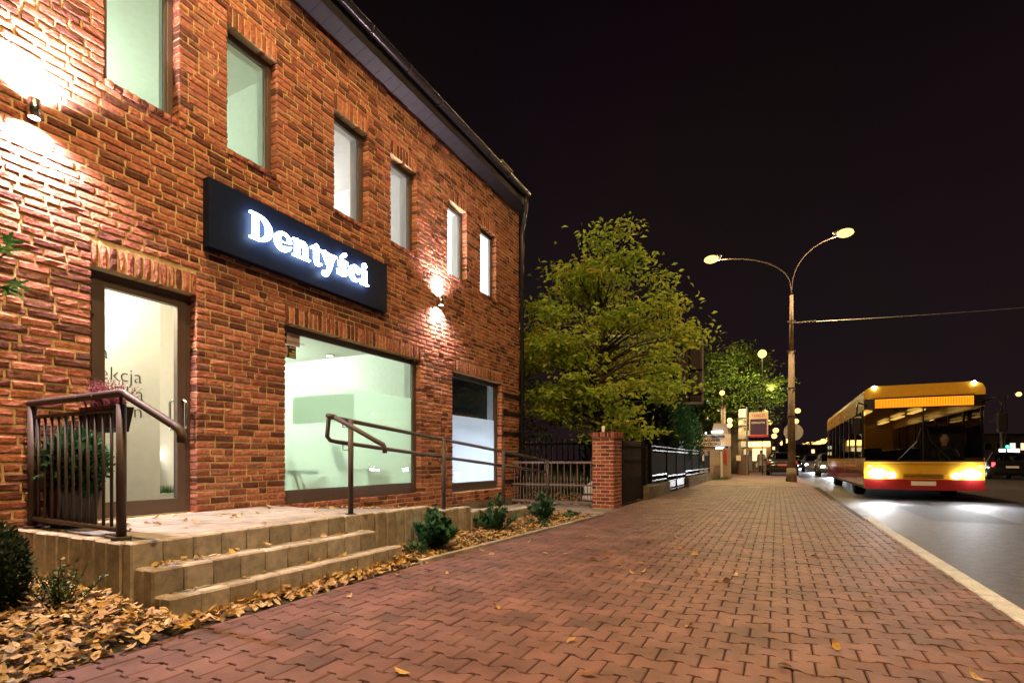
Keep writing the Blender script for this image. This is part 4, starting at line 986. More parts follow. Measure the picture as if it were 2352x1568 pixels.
bed_shrub(-3.35, 4.72, 0.02, 0.46, 0.62, 'bushy green cypress shrub nearest the steps in the leaf bed', 230)
bed_shrub(-3.42, 6.25, 0.02, 0.50, 0.62, 'middle of the three upright cypress shrubs beside the ramp', 130)
bed_shrub(-3.38, 7.75, 0.02, 0.48, 0.58, 'cypress shrub at the foot of the ramp by the end post', 120)
bed_shrub(-3.12, 7.1, 0.02, 0.14, 0.45, 'low spreading green sprigs on the bed edging before the last shrub', 40)
bed_shrub(-3.28, 4.38, 0.02, 0.16, 0.42, 'low dark sprigs at the corner of the steps beside the nearest cypress', 40)
bed_shrub(-3.10, 8.35, 0.02, 0.12, 0.40, 'low spreading sprigs at the far tip of the leaf bed', 34)
# variegated box shrub before the platform
t = thing('variegated_shrub', 'small leafy variegated shrub before the palisade of the platform', 'shrub', (-4.05, 1.66, 0.03)); fo = MB(); stm = MB()
for i in range(46):
    a = random.random() * 6.283; e = random.random(); d = Vector((math.cos(a) * e * 0.75, math.sin(a) * e * 0.6, 1 - 0.45 * e)).normalized(); L = random.uniform(0.16, 0.36); b = Vector((-4.05, 1.66, 0.03)) + Vector((d.x * 0.06, d.y * 0.06, 0.0))
    stm.cyl(b, b + d * L, 0.004, 0.002, 4, False)
    for k in range(16):
        q = b + d * L * (0.25 + 0.75 * k / 16); dd = Vector((random.gauss(0, 1), random.gauss(0, 1), random.gauss(0.5, 0.6))).normalized()
        blade(fo, q, dd, random.uniform(0.024, 0.036), 0.017, random.random())
stm.build('stem', 'bark', t); fo.build('foliage', 'box_leaf', t)
def conifer_ball(name, label, c, rx, ry, rz, n, L, mat, cat='shrub', lump=0.18, stem=True, up=0.4, group=None):
    t = thing(name, label, cat, (c[0], c[1], c[2] - rz), group); fo = MB()
    fo.ball(c, 0.72, 14, 10, rx, ry, rz)
    for i in range(n):
        u = random.uniform(-1, 1); a = random.random() * 6.283; s = math.sqrt(1 - u * u); d = Vector((s * math.cos(a), s * math.sin(a), u))
        k = 1 + lump * mnoise.noise((d.x * 3 + c[0] * 7, d.y * 3 + c[1], d.z * 3)); k *= random.uniform(0.78, 1.0)
        p = Vector((c[0] + d.x * rx * k, c[1] + d.y * ry * k, c[2] + d.z * rz * k))
        blade(fo, p, d + Vector((random.gauss(0, 0.5), random.gauss(0, 0.5), up + random.gauss(0, 0.5))), L * random.uniform(0.6, 1.3), L * 0.42, random.random())
    fo.build('foliage', mat, t)
    if stem: MB().cyl((c[0], c[1], c[2] - rz - 0.04), (c[0], c[1], c[2]), min(rx, ry) * 0.08, n=6).build('stem', 'bark', t)
    return t
conifer_ball('thuja_ball', 'dark round thuja bush at the left edge below the balustrade', (-4.27, 1.40, 0.31), 0.17, 0.17, 0.28, 2400, 0.045, 'conifer_dark')
# potted thuja behind the balustrade
pot = thing('plant_pot', 'tall black square plant pot behind the balustrade', 'pot', (-5.02, 2.13, PT))
mb = MB(); prof = [(0.10, 0.0), (0.14, 0.28), (0.15, 0.28), (0.15, 0.31), (0.13, 0.31), (0.125, 0.27)]
v = []; f = []
for r, z in prof:
    for k in range(4): v.append((-5.02 + r * 1.0 * (1 if k in (0, 3) else -1), 2.13 + r * (1 if k < 2 else -1), PT + z))
for i in range(len(prof) - 1):
    for k in range(4): f.append((i * 4 + k, i * 4 + (k + 1) % 4, (i + 1) * 4 + (k + 1) % 4, (i + 1) * 4 + k))
f.append((0, 1, 2, 3)); f.append(tuple(range((len(prof) - 1) * 4, len(prof) * 4))); mb.add(v, f); mb.build('vessel', 'black_plastic', pot, bevel=0.012)
t = conifer_ball('potted_thuja', 'bushy green thuja growing in the black pot behind the bars', (-5.0, 2.14, PT + 0.50), 0.25, 0.16, 0.26, 2600, 0.06, 'conifer', lump=0.5)
fo = MB()
for i in range(90):
    a = random.random() * 6.283; d = Vector((math.cos(a), math.sin(a) * 0.7, random.uniform(-0.2, 1.1))).normalized(); b = Vector((-5.0, 2.14, PT + 0.50)) + Vector((d.x * 0.16, d.y * 0.11, d.z * 0.17))
    spray(fo, b, d, random.uniform(0.09, 0.17), 0.055, 8, random.random())
fo.build('sprays', 'conifer', t)
# flower box hung on the balustrade with heather
fb = thing('flower_box', 'black trough hung on the balustrade handrail', 'planter', (-4.36, 2.06, 1.20))
mb = MB(); x0, x1, y0, y1 = -4.58, -4.16, 1.985, 2.14
v = [(x0 + 0.03, y0 + 0.02, 1.23), (x1 - 0.03, y0 + 0.02, 1.23), (x1 - 0.03, y1 - 0.02, 1.20), (x0 + 0.03, y1 - 0.02, 1.20), (x0, y0, 1.38), (x1, y0, 1.38), (x1, y1, 1.38), (x0, y1, 1.38), (x0 + 0.015, y0 + 0.015, 1.38), (x1 - 0.015, y0 + 0.015, 1.38), (x1 - 0.015, y1 - 0.015, 1.38), (x0 + 0.015, y1 - 0.015, 1.38), (x0 + 0.02, y0 + 0.02, 1.35), (x1 - 0.02, y0 + 0.02, 1.35), (x1 - 0.02, y1 - 0.02, 1.35), (x0 + 0.02, y1 - 0.02, 1.35)]
f = [(3, 2, 1, 0), (12, 13, 14, 15)]
for k in (0, 4, 8):
    for i in range(4): f.append((k + i, k + (i + 1) % 4, k + 4 + (i + 1) % 4, k + 4 + i))
mb.add(v, f); mb.build('trough', 'black_plastic', fb)
for x in (-4.48, -4.26): MB().tube([(x, 1.99, 1.30), (x, 1.985, 1.40), (x, 1.95, 1.472), (x, 1.915, 1.44)], 0.006, 6).build('hook', 'black_plastic', fb)
t = thing('heather_plant', 'pink flowering heather in the hung flower box', 'plant', (-4.37, 2.06, 1.36)); fo = MB()
for i in range(150):
    b = Vector((random.uniform(x0 + 0.03, x1 - 0.03), random.uniform(y0 + 0.03, y1 - 0.02), 1.355)); d = Vector((random.gauss(0, 0.35), random.gauss(0, 0.35), 1)).normalized(); L = random.uniform(0.12, 0.25)
    fo.cyl(b, b + d * L, 0.0015, 0.0008, 3, False, 0.95)
    for k in range(14): q = b + d * L * (0.3 + 0.7 * k / 14); blade(fo, q, d * 0.6 + Vector((random.gauss(0, 1), random.gauss(0, 1), random.gauss(0, 0.6))), 0.018, 0.011, random.random() * 0.9)
fo.build('flower_spikes', 'heather', t)
# maple branch reaching in from the left
t = thing('maple_sapling', 'green maple leaves reaching in at the left edge', 'tree', (-3.42, 0.72, 0)); tr = MB(); fo = MB()
tr.tube([(-3.42, 0.72, -0.05), (-3.43, 0.75, 0.8), (-3.40, 0.80, 1.5), (-3.38, 0.83, 2.1)], [0.022, 0.018, 0.013, 0.006], 8); tr.tube([(-3.40, 0.80, 1.5), (-3.36, 0.95, 1.75), (-3.28, 1.06, 1.90), (-3.25, 1.16, 2.02)], [0.010, 0.007, 0.005, 0.003], 6); tr.tube([(-3.37, 0.93, 1.72), (-3.30, 1.08, 1.76), (-3.26, 1.16, 1.80)], [0.006, 0.004, 0.002], 5)
random.seed(3)
for c, S in (((-3.26, 1.13, 2.04), 0.075), ((-3.22, 1.10, 1.98), 0.08), ((-3.30, 1.06, 2.02), 0.07), ((-3.25, 1.15, 1.84), 0.08), ((-3.22, 1.12, 1.80), 0.085), ((-3.32, 1.02, 1.86), 0.08), ((-3.34, 0.95, 1.95), 0.08), ((-3.38, 0.86, 2.1), 0.08), ((-3.40, 0.82, 1.65), 0.08), ((-3.33, 0.9, 2.05), 0.07)):
    maple_leaf(fo, c, S, Vector((0.8 + random.gauss(0, .25), -0.25 + random.gauss(0, .3), 0.35 + random.gauss(0, .25))).to_track_quat('Z', 'X').to_matrix() @ Matrix.Rotation(random.uniform(-2.6, -0.6), 3, 'Z'), random.random()); tr.cyl(c, (c[0] - 0.03, c[1] - 0.05, c[2] + 0.02), 0.0015, n=4)
tr.build('trunk', 'bark', t); fo.build('crown', 'maple_leaf', t)
# ---------------------------------------------------------------- near street lamp (behind and right of the camera), lamp with two arms further on
def lamp_head(mb_body, mb_lens, x, y, z, dx):
    """cobra head lantern pointing along +-X"""
    s = 1 if dx > 0 else -1
    prof = [(-0.35, 0.05), (-0.2, 0.10), (0.1, 0.13), (0.35, 0.10), (0.45, 0.03)]
    for i in range(len(prof) - 1):
        (a, ra), (b, rb) = prof[i], prof[i + 1]; mb_body.cyl((x + s * a, y, z + 0.05), (x + s * b, y, z + 0.05), ra, rb, 10)
    mb_lens.ball((x + s * 0.12, y, z - 0.03), 0.22, 14, 8, 1.5, 1.1, 0.8)
def street_lamp(label, x, y, zc, arms, power, zb=-0.02, r0=0.165, lens='sodium_lamp', clip=True, group='street lamps along the kerb'):
    t = thing('street_lamp', label, 'street lamp', (x, y, 0), group)
    MB().cyl((x, y, zb), (x, y, zc * 0.70), r0, r0 * 0.72, 14).build('pole', 'conc_pole', t, True)
    MB().cyl((x, y, zc * 0.70), (x, y, zc), r0 * 0.55, r0 * 0.42, 12).build('upper_pole', 'conc_pole', t, True)
    for z in (zc * 0.35, zc * 0.5, zc * 0.70, zc * 0.86): MB().lathe([(r0 * 0.98, -0.03), (r0 * 1.02, -0.03), (r0 * 1.02, 0.03), (r0 * 0.9, 0.03)], (x, y, z), 12, False).build('clamp_band', 'iron', t)
    for dx, dz in arms:
        s = 1 if dx > 0 else -1
        pts = [(x, y, zc - 0.4), (x, y, zc + 0.35)] + [(x + dx * (1 - math.cos(a)) , y, zc + 0.35 + (dz - 0.45) * math.sin(a)) for a in [math.pi / 2 * i / 8 for i in range(1, 9)]]
        MB().tube(pts, 0.028, 8).build('arm', 'iron', t, True)
        b, l = MB(), MB(); lamp_head(b, l, x + dx, y, zc + dz, dx); hd = b.build('lantern', 'galv', t, True); l.build('lens', lens, hd, True)
        if power: point('lamp_light', (x + dx + s * 0.12, y, zc + dz - 0.22), power, SODIUM, 0.12, t)
    return t
street_lamp('concrete street lamp beside the photographer lighting the brick wall', 0.66, 1.15, 8.4, [(-3.25, 2.3), (1.95, 2.5)], 4700)
lampA = street_lamp('tall concrete street lamp with two curved arms beyond the pavement', 0.58, 26.9, 8.45, [(-3.3, 2.25), (1.95, 2.45)], 4600, zb=0.0)
MB().cyl((0.58, 26.9, -0.02), (0.58, 26.9, 0.62), 0.23, 0.19, 14).build('base_block', 'conc_pole', lampA, True)
# wire from the pole across the street
wire = thing('overhead_wire', 'thin overhead wire running from the lamp pole across the street', 'wire', (0.58, 26.9, 7.15))
MB().tube([(0.6 + i * 1.6, 26.9 + 0.1 * i, 7.2 - 0.25 * math.sin(math.pi * i / 12)) for i in range(13)], 0.012, 5).build('strand', 'galv', wire)
for i in range(5): MB().cyl((0.9 + i * 0.14, 26.9, 7.185), (0.98 + i * 0.14, 26.9, 7.18), 0.035, n=6).build('insulator', 'old_concrete', wire)
# round sign backs on the pole
rs = thing('round_sign', 'round grey sign seen from behind on the lamp pole', 'sign', (0.58, 26.6, 2.0))
for x, z in ((0.66, 2.26),):
    MB().cyl((x, 27.22, z), (x, 27.20, z), 0.40, n=28).build('disc', 'galv', rs); MB().lathe([(0.355, -0.02), (0.372, -0.02), (0.372, 0.02), (0.355, 0.02)], (0, 0, 0), 28, False)
MB().cyl((0.66, 27.25, 0.0), (0.66, 27.25, 2.6), 0.03, n=8).build('post', 'galv', rs)

# ---------------------------------------------------------------- sliding gate, brick pillar, swing gate
gt = thing('spiked_gate', 'low brown metal gate of upright bars with spear points between building and pillar', 'gate', (-4.3, 10.45, 0.05))
GY = 10.45
for z, h in ((0.94, 0.022), (0.46, 0.018), (0.10, 0.024)): MB().box(-5.5, -3.42, GY - 0.018, GY + 0.018, z - h, z + h).build('rail', 'gate_paint', gt)
for i in range(28):
    x = -5.46 + i * 0.074
    if i % 2: MB().cyl((x, GY, 0.1), (x, GY, 0.94), 0.009, n=6).build('bar', 'gate_paint', gt)
    else:
        mb = MB().cyl((x, GY, 0.1), (x, GY, 0.57), 0.009, n=6); mb.cyl((x, GY, 0.57), (x, GY, 0.59), 0.016, 0.014, 6); mb.cyl((x, GY, 0.59), (x, GY, 0.66), 0.012, 0.001, 6); mb.build('spear_bar', 'gate_paint', gt)
pl = thing('brick_pillar', 'square red brick gate pillar with soldier course cap and pale joints', 'pillar', (-3.19, 10.72, 0))
X0, X1, Y0_, Y1_ = -3.425, -2.965, 10.42, 11.05
body = MB().box(X0 + 0.007, X1 - 0.007, Y0_ + 0.007, Y1_ - 0.007, -0.1, 1.52).build('mortar_core', 'pale_mortar', pl)
z = 0.0; k = 0; CP = 0.0762
pbm = {}
def pb(L, v_, ax):
    key = (round(L, 2), v_, ax)
    if key not in pbm:
        m_ = MB(); l2 = round(L, 2) / 2
        if ax == 'x': m_.rbox(-l2, l2, -0.05, 0.05, -0.0305, 0.0305, 0.006, 0.0, 0.002)
        else: m_.rbox(-0.05, 0.05, -l2, l2, -0.0305, 0.0305, 0.006, 0.0, 0.002)
        me = m_.mesh('brick'); me.materials.append(M['pillar_brick']); pbm[key] = me
    return pbm[key]
while z < 1.44:
    zc = z + CP / 2
    # south face (towards the camera) and east face (towards the road); corners belong alternately
    ls = [0.215, 0.21, 0.10] if k % 2 == 0 else [0.10, 0.21, 0.21]
    x = X0 + (0 if k % 2 == 0 else 0)
    tot = sum(ls) + 2 * 0.011; s_ = (X1 - X0 - 0.022 - 0.0) / sum(ls)
    for L in ls:
        L *= s_; inst('brick', pb(L, random.randrange(4), 'x'), pl, (x + L / 2, Y0_ + 0.05 - 0.0, zc)); x += L + 0.011
    ls = [0.10, 0.21, 0.21] if k % 2 == 0 else [0.21, 0.21, 0.10]
    y = Y0_ + (0.105 if k % 2 else 0.105); s_ = (Y1_ - y - 0.022) / sum(ls)
    for L in ls: L *= s_; inst('brick', pb(L, random.randrange(4), 'y'), pl, (X1 - 0.052, y + L / 2, zc)); y += L + 0.011
    z += CP; k += 1
for i in range(7): x = X0 - 0.025 + i * 0.0735; MB().rbox(x, x + 0.062, Y0_ - 0.025, Y0_ + 0.08, 1.462, 1.568, 0.005, random.random(), 0.001).build('cap_brick', 'pillar_brick', pl)
for i in range(8): y = Y0_ + 0.09 + i * 0.073; MB().rbox(X1 - 0.07, X1 + 0.025, y, y + 0.062, 1.462, 1.568, 0.005, random.random(), 0.001).build('cap_brick', 'pillar_brick', pl)
MB().box(X0 - 0.015, X1 + 0.015, Y0_ - 0.012, Y1_ + 0.012, 1.455, 1.560).build('cap_bed', 'pale_mortar', pl)
cup = thing('white_cup', 'small white cup standing on the brick pillar', 'cup', (-3.24, 10.6, 1.56))
MB().lathe([(0.028, 0), (0.038, 0.13), (0.036, 0.13), (0.027, 0.008), (0, 0.008)], (-3.24, 10.6, 1.568), 16, False).build('cup_wall', 'white_paint', cup, True)
st_ = thing('glass_cap', 'low dark glass dome on top of the brick pillar', 'ornament', (-3.08, 10.7, 1.56)); MB().lathe([(0.09, 0), (0.085, 0.03), (0.05, 0.05), (0, 0.055)], (-3.08, 10.7, 1.568), 16, False).build('dome', 'black_plastic', st_, True)
bn = thing('garden_box', 'pale plastic box on the ground behind the low gate', 'box', (-3.9, 11.8, 0.05)); MB().prism([(-4.1, 0.05), (-3.62, 0.05), (-3.62, 0.5), (-3.8, 0.55), (-4.05, 0.35)], lambda a, b, d: (a, d, b), 11.7, 12.1).build('shell', 'white_paint', bn, bevel=0.02); MB().box(-4.12, -3.6, 11.68, 12.12, 0.18, 0.21).build('band', 'black_plastic', bn)
g2 = thing('swing_gate', 'tall dark metal gate leaf with bars above a sheet panel', 'gate', (-2.97, 12.2, 0.05))
GX = -2.985; ya, yb = 11.12, 12.98
MB().box(GX - 0.012, GX + 0.012, ya, yb, 0.05, 0.56).build('sheet_panel', 'black_metal', g2)
for z in (0.58, 0.98, 1.30): MB().box(GX - 0.018, GX + 0.018, ya, yb, z - 0.018, z + 0.018).build('rail', 'black_metal', g2)
for y in (ya, yb): MB().box(GX - 0.025, GX + 0.025, y - 0.025, y + 0.025, 0.03, 1.42).build('stile', 'black_metal', g2)
for i in range(17): y = ya + 0.1 + i * 0.104; MB().cyl((GX, y, 0.58), (GX, y, 1.44 - 0.02 * abs(i - 8) / 8), 0.011, n=6).build('bar', 'iron', g2)

# ---------------------------------------------------------------- black fence on concrete base
FX = -2.98
pln = thing('fence_plinth', 'mossy low concrete wall carrying the black fence', 'wall', (FX, 18, 0))
for a, b in ((13.18, 16.05), (19.7, 27.2)):
    o = MB().rbox(FX - 0.16, FX + 0.14, a, b, -0.1, 0.36, 0.03).build('segment', 'old_concrete', pln)
    mb = MB(); n = int((b - a) / 0.12)
    v = [(FX - 0.14 + 0.27 * j / 3, a + 0.02 + (b - a - 0.04) * i / n, 0.362 + 0.015 * abs(mnoise.noise((i * 0.4, j, a)))) for i in range(n + 1) for j in range(4)]
    mb.add(v, [(i * 4 + j, i * 4 + j + 1, i * 4 + j + 5, i * 4 + j + 4) for i in range(n) for j in range(3)]).build('moss_cover', 'moss', pln)
fn = thing('black_fence', 'black metal fence with louvre panels on the mossy concrete wall', 'fence', (FX, 18, 0))
PY = [13.9, 16.1, 17.75, 19.55, 21.3, 23.3, 25.0, 27.1]
def panel(a, b, zlo, name='panel'):
    mb = MB()
    for z, h in ((1.36, 0.018), (1.25, 0.022), (zlo + 0.14, 0.022), (zlo, 0.018)): mb.box(FX + 0.0, FX + 0.04, a, b, z - h, z + h)
    p = mb.build(name, 'galv_dark', fn)
    z = zlo + 0.2; me = None
    while z < 1.22:
        if me is None:
            s = MB().add([(0.0, a + 0.02 - 18, 0), (0.0, b - 0.02 - 18, 0), (0.03, b - 0.02 - 18, -0.056), (0.03, a + 0.02 - 18, -0.056), (0.004, a + 0.02 - 18, 0.004), (0.004, b - 0.02 - 18, 0.004)], [(0, 1, 2, 3), (4, 5, 2, 3)]); me = s.mesh('louvre_slat'); me.materials.append(M['black_metal'])
        inst('louvre_slat', me, p, (FX, 18, z)); z += 0.05
pm('galv_dark', (0.06, 0.05, 0.055), 0.25, metal=0.8, var=0.2)
for i in range(len(PY) - 1): panel(PY[i] + 0.02, PY[i + 1] - 0.02, 0.44 if i not in (1, 2) else 0.36)
for y in PY: MB().box(FX - 0.035, FX + 0.045, y - 0.04, y + 0.04, 0.02, 1.42).build('post', 'black_metal', fn)
for a, b in ((16.15, 17.7), (17.8, 19.5)):
    MB().box(FX + 0.005, FX + 0.02, a, b, 0.14, 0.33).build('kick_plate', 'galv', fn); MB().box(FX, FX + 0.035, a, b, 0.06, 0.10).build('bottom_rail', 'galv_dark', fn)
MB().box(FX + 0.045, FX + 0.06, 24.2, 24.75, 0.95, 1.2).build('notice', 'white_paint', fn)
MB().box(FX - 0.05, FX + 0.05, 13.2, 13.35, 0.35, 1.38).build('gate_post', 'black_metal', fn)

# ---------------------------------------------------------------- trees
def leaf4(mb, p, L, W, m, rnd):
    m = Matrix(m); a = [(0, 0, 0), (0.5 * L, -W / 2, 0.12 * L), (L, 0, -0.05 * L), (0.5 * L, W / 2, 0.12 * L)]
    mb.add([m @ Vector(q) + p for q in a], [(0, 1, 2), (0, 2, 3)], rnd)
def broadleaf(name, label, base, H, crown, nclump, nleaf, L, mat, trunk_r, seed, lean=(0, 0), zmin=0.25, flat=0.35, cat='tree', fork=0.25, clump=0.17):
    random.seed(seed); t = thing(name, label, cat, base); B = Vector(base); tr = MB(); fo = MB()
    cx, cy, cz, rx, ry, rz = crown
    top = Vector((cx, cy, cz + rz * 0.8)); fk = B + (Vector((cx, cy, cz)) - B) * fork
    tr.tube([B + Vector((0, 0, -0.1)), B + (fk - B) * 0.5 + Vector((0.06, 0.03, 0)), fk, fk + (top - fk) * 0.4 + Vector((0.15, 0.1, 0)), top], [trunk_r * 1.25, trunk_r, trunk_r * 0.85, trunk_r * 0.5, trunk_r * 0.1], 10)
    for i in range(nclump):
        while True:
            u = Vector((random.uniform(-1, 1), random.uniform(-1, 1), random.uniform(-1, 1)))
            if 0.15 < u.length < 1 and random.random() < u.length: break
        k = 1 + 0.28 * mnoise.noise((u.x * 2.1 + seed, u.y * 2.1, u.z * 2.1)) 
        # conical upper outline
        wz = 1.0 if u.z < 0 else 1.0 - 0.45 * u.z
        c = Vector((cx + u.x * rx * k * wz, cy + u.y * ry * k * wz, cz + u.z * rz * k))
        st = fk + (top - fk) * max(0.0, min(0.95, (c.z - fk.z) / max(0.1, top.z - fk.z) * 0.75))
        mid = (st + c) / 2 + Vector((0, 0, 0.08 * (c - st).length)); tr.tube([st, mid, c], [trunk_r * 0.20, trunk_r * 0.12, 0.006], 5, False)
        out = Vector((u.x, u.y, 0)); cs = random.uniform(0.6, 1.35); s = rx * clump * cs; yel = random.random() * 0.55
        for q in range(int(nleaf * cs)):
            p = c + Vector((random.gauss(0, s), random.gauss(0, s), random.gauss(0, s * flat)))
            d = Vector((random.gauss(0, 1), random.gauss(0, 1), random.gauss(-0.35, 0.5))).normalized(); nrm = Vector((random.gauss(0.25, 0.8), random.gauss(-0.4, 0.8), 0.6)); y_ = nrm.cross(d).normalized(); z_ = d.cross(y_)
            leaf4(fo, p, L * random.uniform(0.7, 1.25), L * 0.5, Matrix((d, y_, z_)).transposed(), (yel + random.random() * 0.45) % 1.0)
    tr.build('trunk', 'bark', t, True); fo.build('crown', mat, t); return t
broadleaf('garden_tree', 'broad yellow-green tree behind the brick pillar and low gate', (-4.4, 13.5, 0.0), 7.0, (-4.25, 13.6, 4.05, 2.45, 1.9, 2.85), 118, 105, 0.16, 'leaf_yellow', 0.16, 11, flat=0.27, clump=0.12)
broadleaf('garden_tree', 'slim dark-leaved tree between the building corner and the broad yellow tree', (-6.9, 13.6, 0.0), 4.2, (-6.6, 13.2, 2.5, 1.1, 1.0, 1.6), 46, 50, 0.11, 'leaf_green', 0.07, 12)
broadleaf('street_tree', 'large green roadside tree beyond the billboard lit by a lamp', (-2.85, 41.0, 0.0), 10.5, (-2.6, 41.5, 6.3, 2.9, 2.8, 3.3), 140, 70, 0.24, 'leaf_green', 0.42, 13, fork=0.45)
broadleaf('street_tree', 'dark tree standing left of the lamp-lit roadside tree', (-7.2, 44, 0.0), 11, (-6.6, 44, 6.8, 3.4, 3, 4.0), 90, 60, 0.26, 'leaf_green', 0.35, 14)
broadleaf('street_tree', 'dark roadside tree at the right edge across the street', (27, 62, 0.0), 14, (27, 62, 8.0, 5, 5, 5.5), 110, 60, 0.45, 'leaf_green', 0.4, 15)
random.seed(31)
conifer_ball('round_thuja', 'dark rounded conifer bush behind the swing gate', (-4.1, 14.6, 1.0), 0.95, 0.9, 1.1, 3200, 0.13, 'conifer_dark', up=0.8)
conifer_ball('column_cypress', 'tall black-green cypress beside the billboard post', (-4.2, 18.2, 2.1), 1.0, 1.0, 2.2, 3600, 0.17, 'conifer_dark', 'tree', up=1.0)
conifer_ball('column_cypress', 'tall hedge conifer behind the far end of the black fence', (-3.75, 20.6, 1.7), 0.8, 1.6, 1.75, 4200, 0.16, 'conifer', 'tree', up=1.0)
conifer_ball('column_cypress', 'shorter hedge conifer next to the leaning advertising board', (-3.7, 24.0, 1.6), 0.75, 1.6, 1.75, 3600, 0.16, 'conifer', 'tree', up=1.0)
# leaves under the trees behind the gate
mb = MB(); random.seed(9)
for i in range(700): put_leaf(mb, random.uniform(-7.5, -3.0), random.uniform(10.7, 15), 0.0, random.uniform(0.07, 0.11), 0.4)
tag(mb.build('garden_leaves', 'litter'), 'fallen leaves on the dark ground behind the low gate', 'leaves', kind='stuff')
tag(MB().box(-9, -3.1, 10.75, 40, -0.15, -0.02).build('garden_ground', 'grass_dark'), kind='structure')
mb = MB()
for i in range(420):
    x, y = random.uniform(-2.9, -2.2), random.uniform(27.6, 31); a = random.random() * 6.3; h = random.uniform(0.06, 0.2); dx, dy = 0.1 * math.cos(a), 0.1 * math.sin(a)
    mb.add([(x - dy * 0.15, y + dx * 0.15, 0), (x + dy * 0.15, y - dx * 0.15, 0), (x + dx, y + dy, h)], [(0, 1, 2)], random.random())
tag(mb.build('weeds', 'grass_blade'), 'green weeds growing past the end of the black fence', 'weeds', kind='stuff')
# rear garden fence under the tree
gf = thing('garden_fence', 'dark upright-bar fence under the tree behind the low gate', 'fence', (-6, 15.6, 0))
for z in (0.3, 1.5): MB().box(-9, -3.4, 15.58, 15.62, z - 0.03, z + 0.03).build('rail', 'iron', gf)
for i in range(30): x = -8.95 + i * 0.19; MB().box(x - 0.02, x + 0.02, 15.57, 15.63, 0, 1.65).build('bar', 'iron', gf)

# ---------------------------------------------------------------- billboard seen from behind
bb = thing('billboard', 'dark billboard seen from behind with pale metal edge above the hedge', 'billboard', (-4.2, 21.0, 0))
def bbp(u, z, d=0): return (-2.55 - 0.90 * u - 0.43 * d, 21.1 - 0.43 * u + 0.90 * d, z)   # turned to face the road
mb = MB(); 
def bbox_(mb, u0, u1, z0, z1, d0, d1):
    c = [bbp(u, z, d) for d in (d0, d1) for z in (z0, z1) for u in (u0, u1)]; mb.add(c, [(0, 1, 3, 2), (4, 6, 7, 5), (0, 2, 6, 4), (1, 5, 7, 3), (0, 4, 5, 1), (2, 3, 7, 6)])
bbox_(mb, 0, 5.0, 3.2, 5.7, 0.10, 0.16); mb.build('board', 'iron', bb)
for nm, a in (('edge', (-0.05, 0.02, 3.12, 5.78)), ('edge', (-0.05, 5.0, 3.12, 3.2)), ('edge', (-0.05, 5.0, 5.7, 5.78))):
    mb = MB(); bbox_(mb, a[0], a[1], a[2], a[3], 0.0, 0.18); mb.build(nm, 'galv', bb)
for u in (0.45, 1.05, 1.7, 2.4, 3.1, 3.8): mb = MB(); bbox_(mb, u, u + 0.05, 3.2, 5.7, 0.02, 0.10); mb.build('stud', 'galv_dark', bb)
for z in (3.5, 4.4, 5.3): mb = MB(); bbox_(mb, 0, 5, z, z + 0.06, -0.02, 0.02); mb.build('cross_bar', 'galv_dark', bb)
for u in (1.9, 3.4): p = bbp(u, 0, 0.05); MB().cyl((p[0], p[1], -0.1), (p[0], p[1], 5.2), 0.16, n=12).build('post', 'moss', bb, True)

# ---------------------------------------------------------------- poles, boards and signs beyond the fence
up = thing('utility_pole', 'grey utility pole under the roadside tree carrying a lit lantern', 'pole', (-3.05, 35.6, 0))
MB().cyl((-3.05, 35.6, 0), (-3.05, 35.6, 4.3), 0.16, 0.13, 12).build('shaft', 'conc_pole', up, True); MB().box(-3.2, -2.9, 35.45, 35.75, 4.3, 4.36).build('cap', 'conc_pole', up)
up2 = thing('utility_pole', 'pale poster-covered pole beside the hanging shop banner', 'pole', (-2.0, 37.5, 0))
MB().cyl((-2.0, 37.5, 0), (-2.0, 37.5, 4.3), 0.36, 0.26, 14).build('shaft', 'plaster', up2, True)
for z in (2.3, 3.2, 3.7): MB().lathe([(0.33, -0.04), (0.36, -0.04), (0.36, 0.04), (0.33, 0.04)], (-2.0, 37.5, z), 14, False).build('band', 'iron', up2)
for a, z in ((0.2, 1.5), (-0.25, 1.1), (0.05, 2.0), (0.3, 2.7)): MB().box(-2.0 + a - 0.14, -2.0 + a + 0.14, 37.05, 37.10, z - 0.18, z + 0.18).build('poster', 'white_paint' if a > 0 else 'board_cream', up2)
tb = thing('shop_banner', 'hanging banner with a purple field on a thin post', 'sign', (-1.55, 36.5, 0))
MB().cyl((-1.72, 36.5, 0), (-1.72, 36.5, 4.35), 0.05, n=8).build('post', 'galv', tb)
MB().box(-1.6, -0.5, 36.46, 36.54, 2.42, 4.0).build('frame', 'board_cream', tb); MB().box(-1.53, -0.58, 36.44, 36.46, 2.58, 3.56).build('purple_field', 'board_purple', tb); MB().box(-1.6, -0.5, 36.445, 36.46, 2.43, 2.55).build('red_strip', 'red_band', tb)
lettering('TESCO', 0.26, 'red_band', tb, (-1.48, 36.43, 3.70), facing='Y'); lettering('otwarte', 0.24, 'white_paint', tb, (-1.46, 36.42, 3.27), facing='Y')
for z in (2.5, 3.9): MB().box(-1.72, -1.6, 36.48, 36.52, z - 0.02, z + 0.02).build('bracket', 'iron', tb)
eb = thing('eye_test_sign', 'cream advertising board with black capitals under two white strip lamps', 'sign', (-3.4, 31.5, 0))
MB().box(-4.1, -2.3, 31.46, 31.54, 1.75, 2.42).build('board', 'board_cream', eb)
for b_, z in (('OMPUTEROWE', 2.23), ('BADANIE', 2.02), ('WZROKU', 1.81)): lettering(b_, 0.20, 'ink', eb, (-3.28 if b_ != 'OMPUTEROWE' else -3.30, 31.45, z), facing='Y', align='CENTER', offset=0.008)
MB().prism([(-4.02, 2.42), (-3.75, 2.42), (-3.88, 3.15)], lambda a, b, d: (a, d, b), 31.48, 31.52).build('left_fin', 'iron', eb)
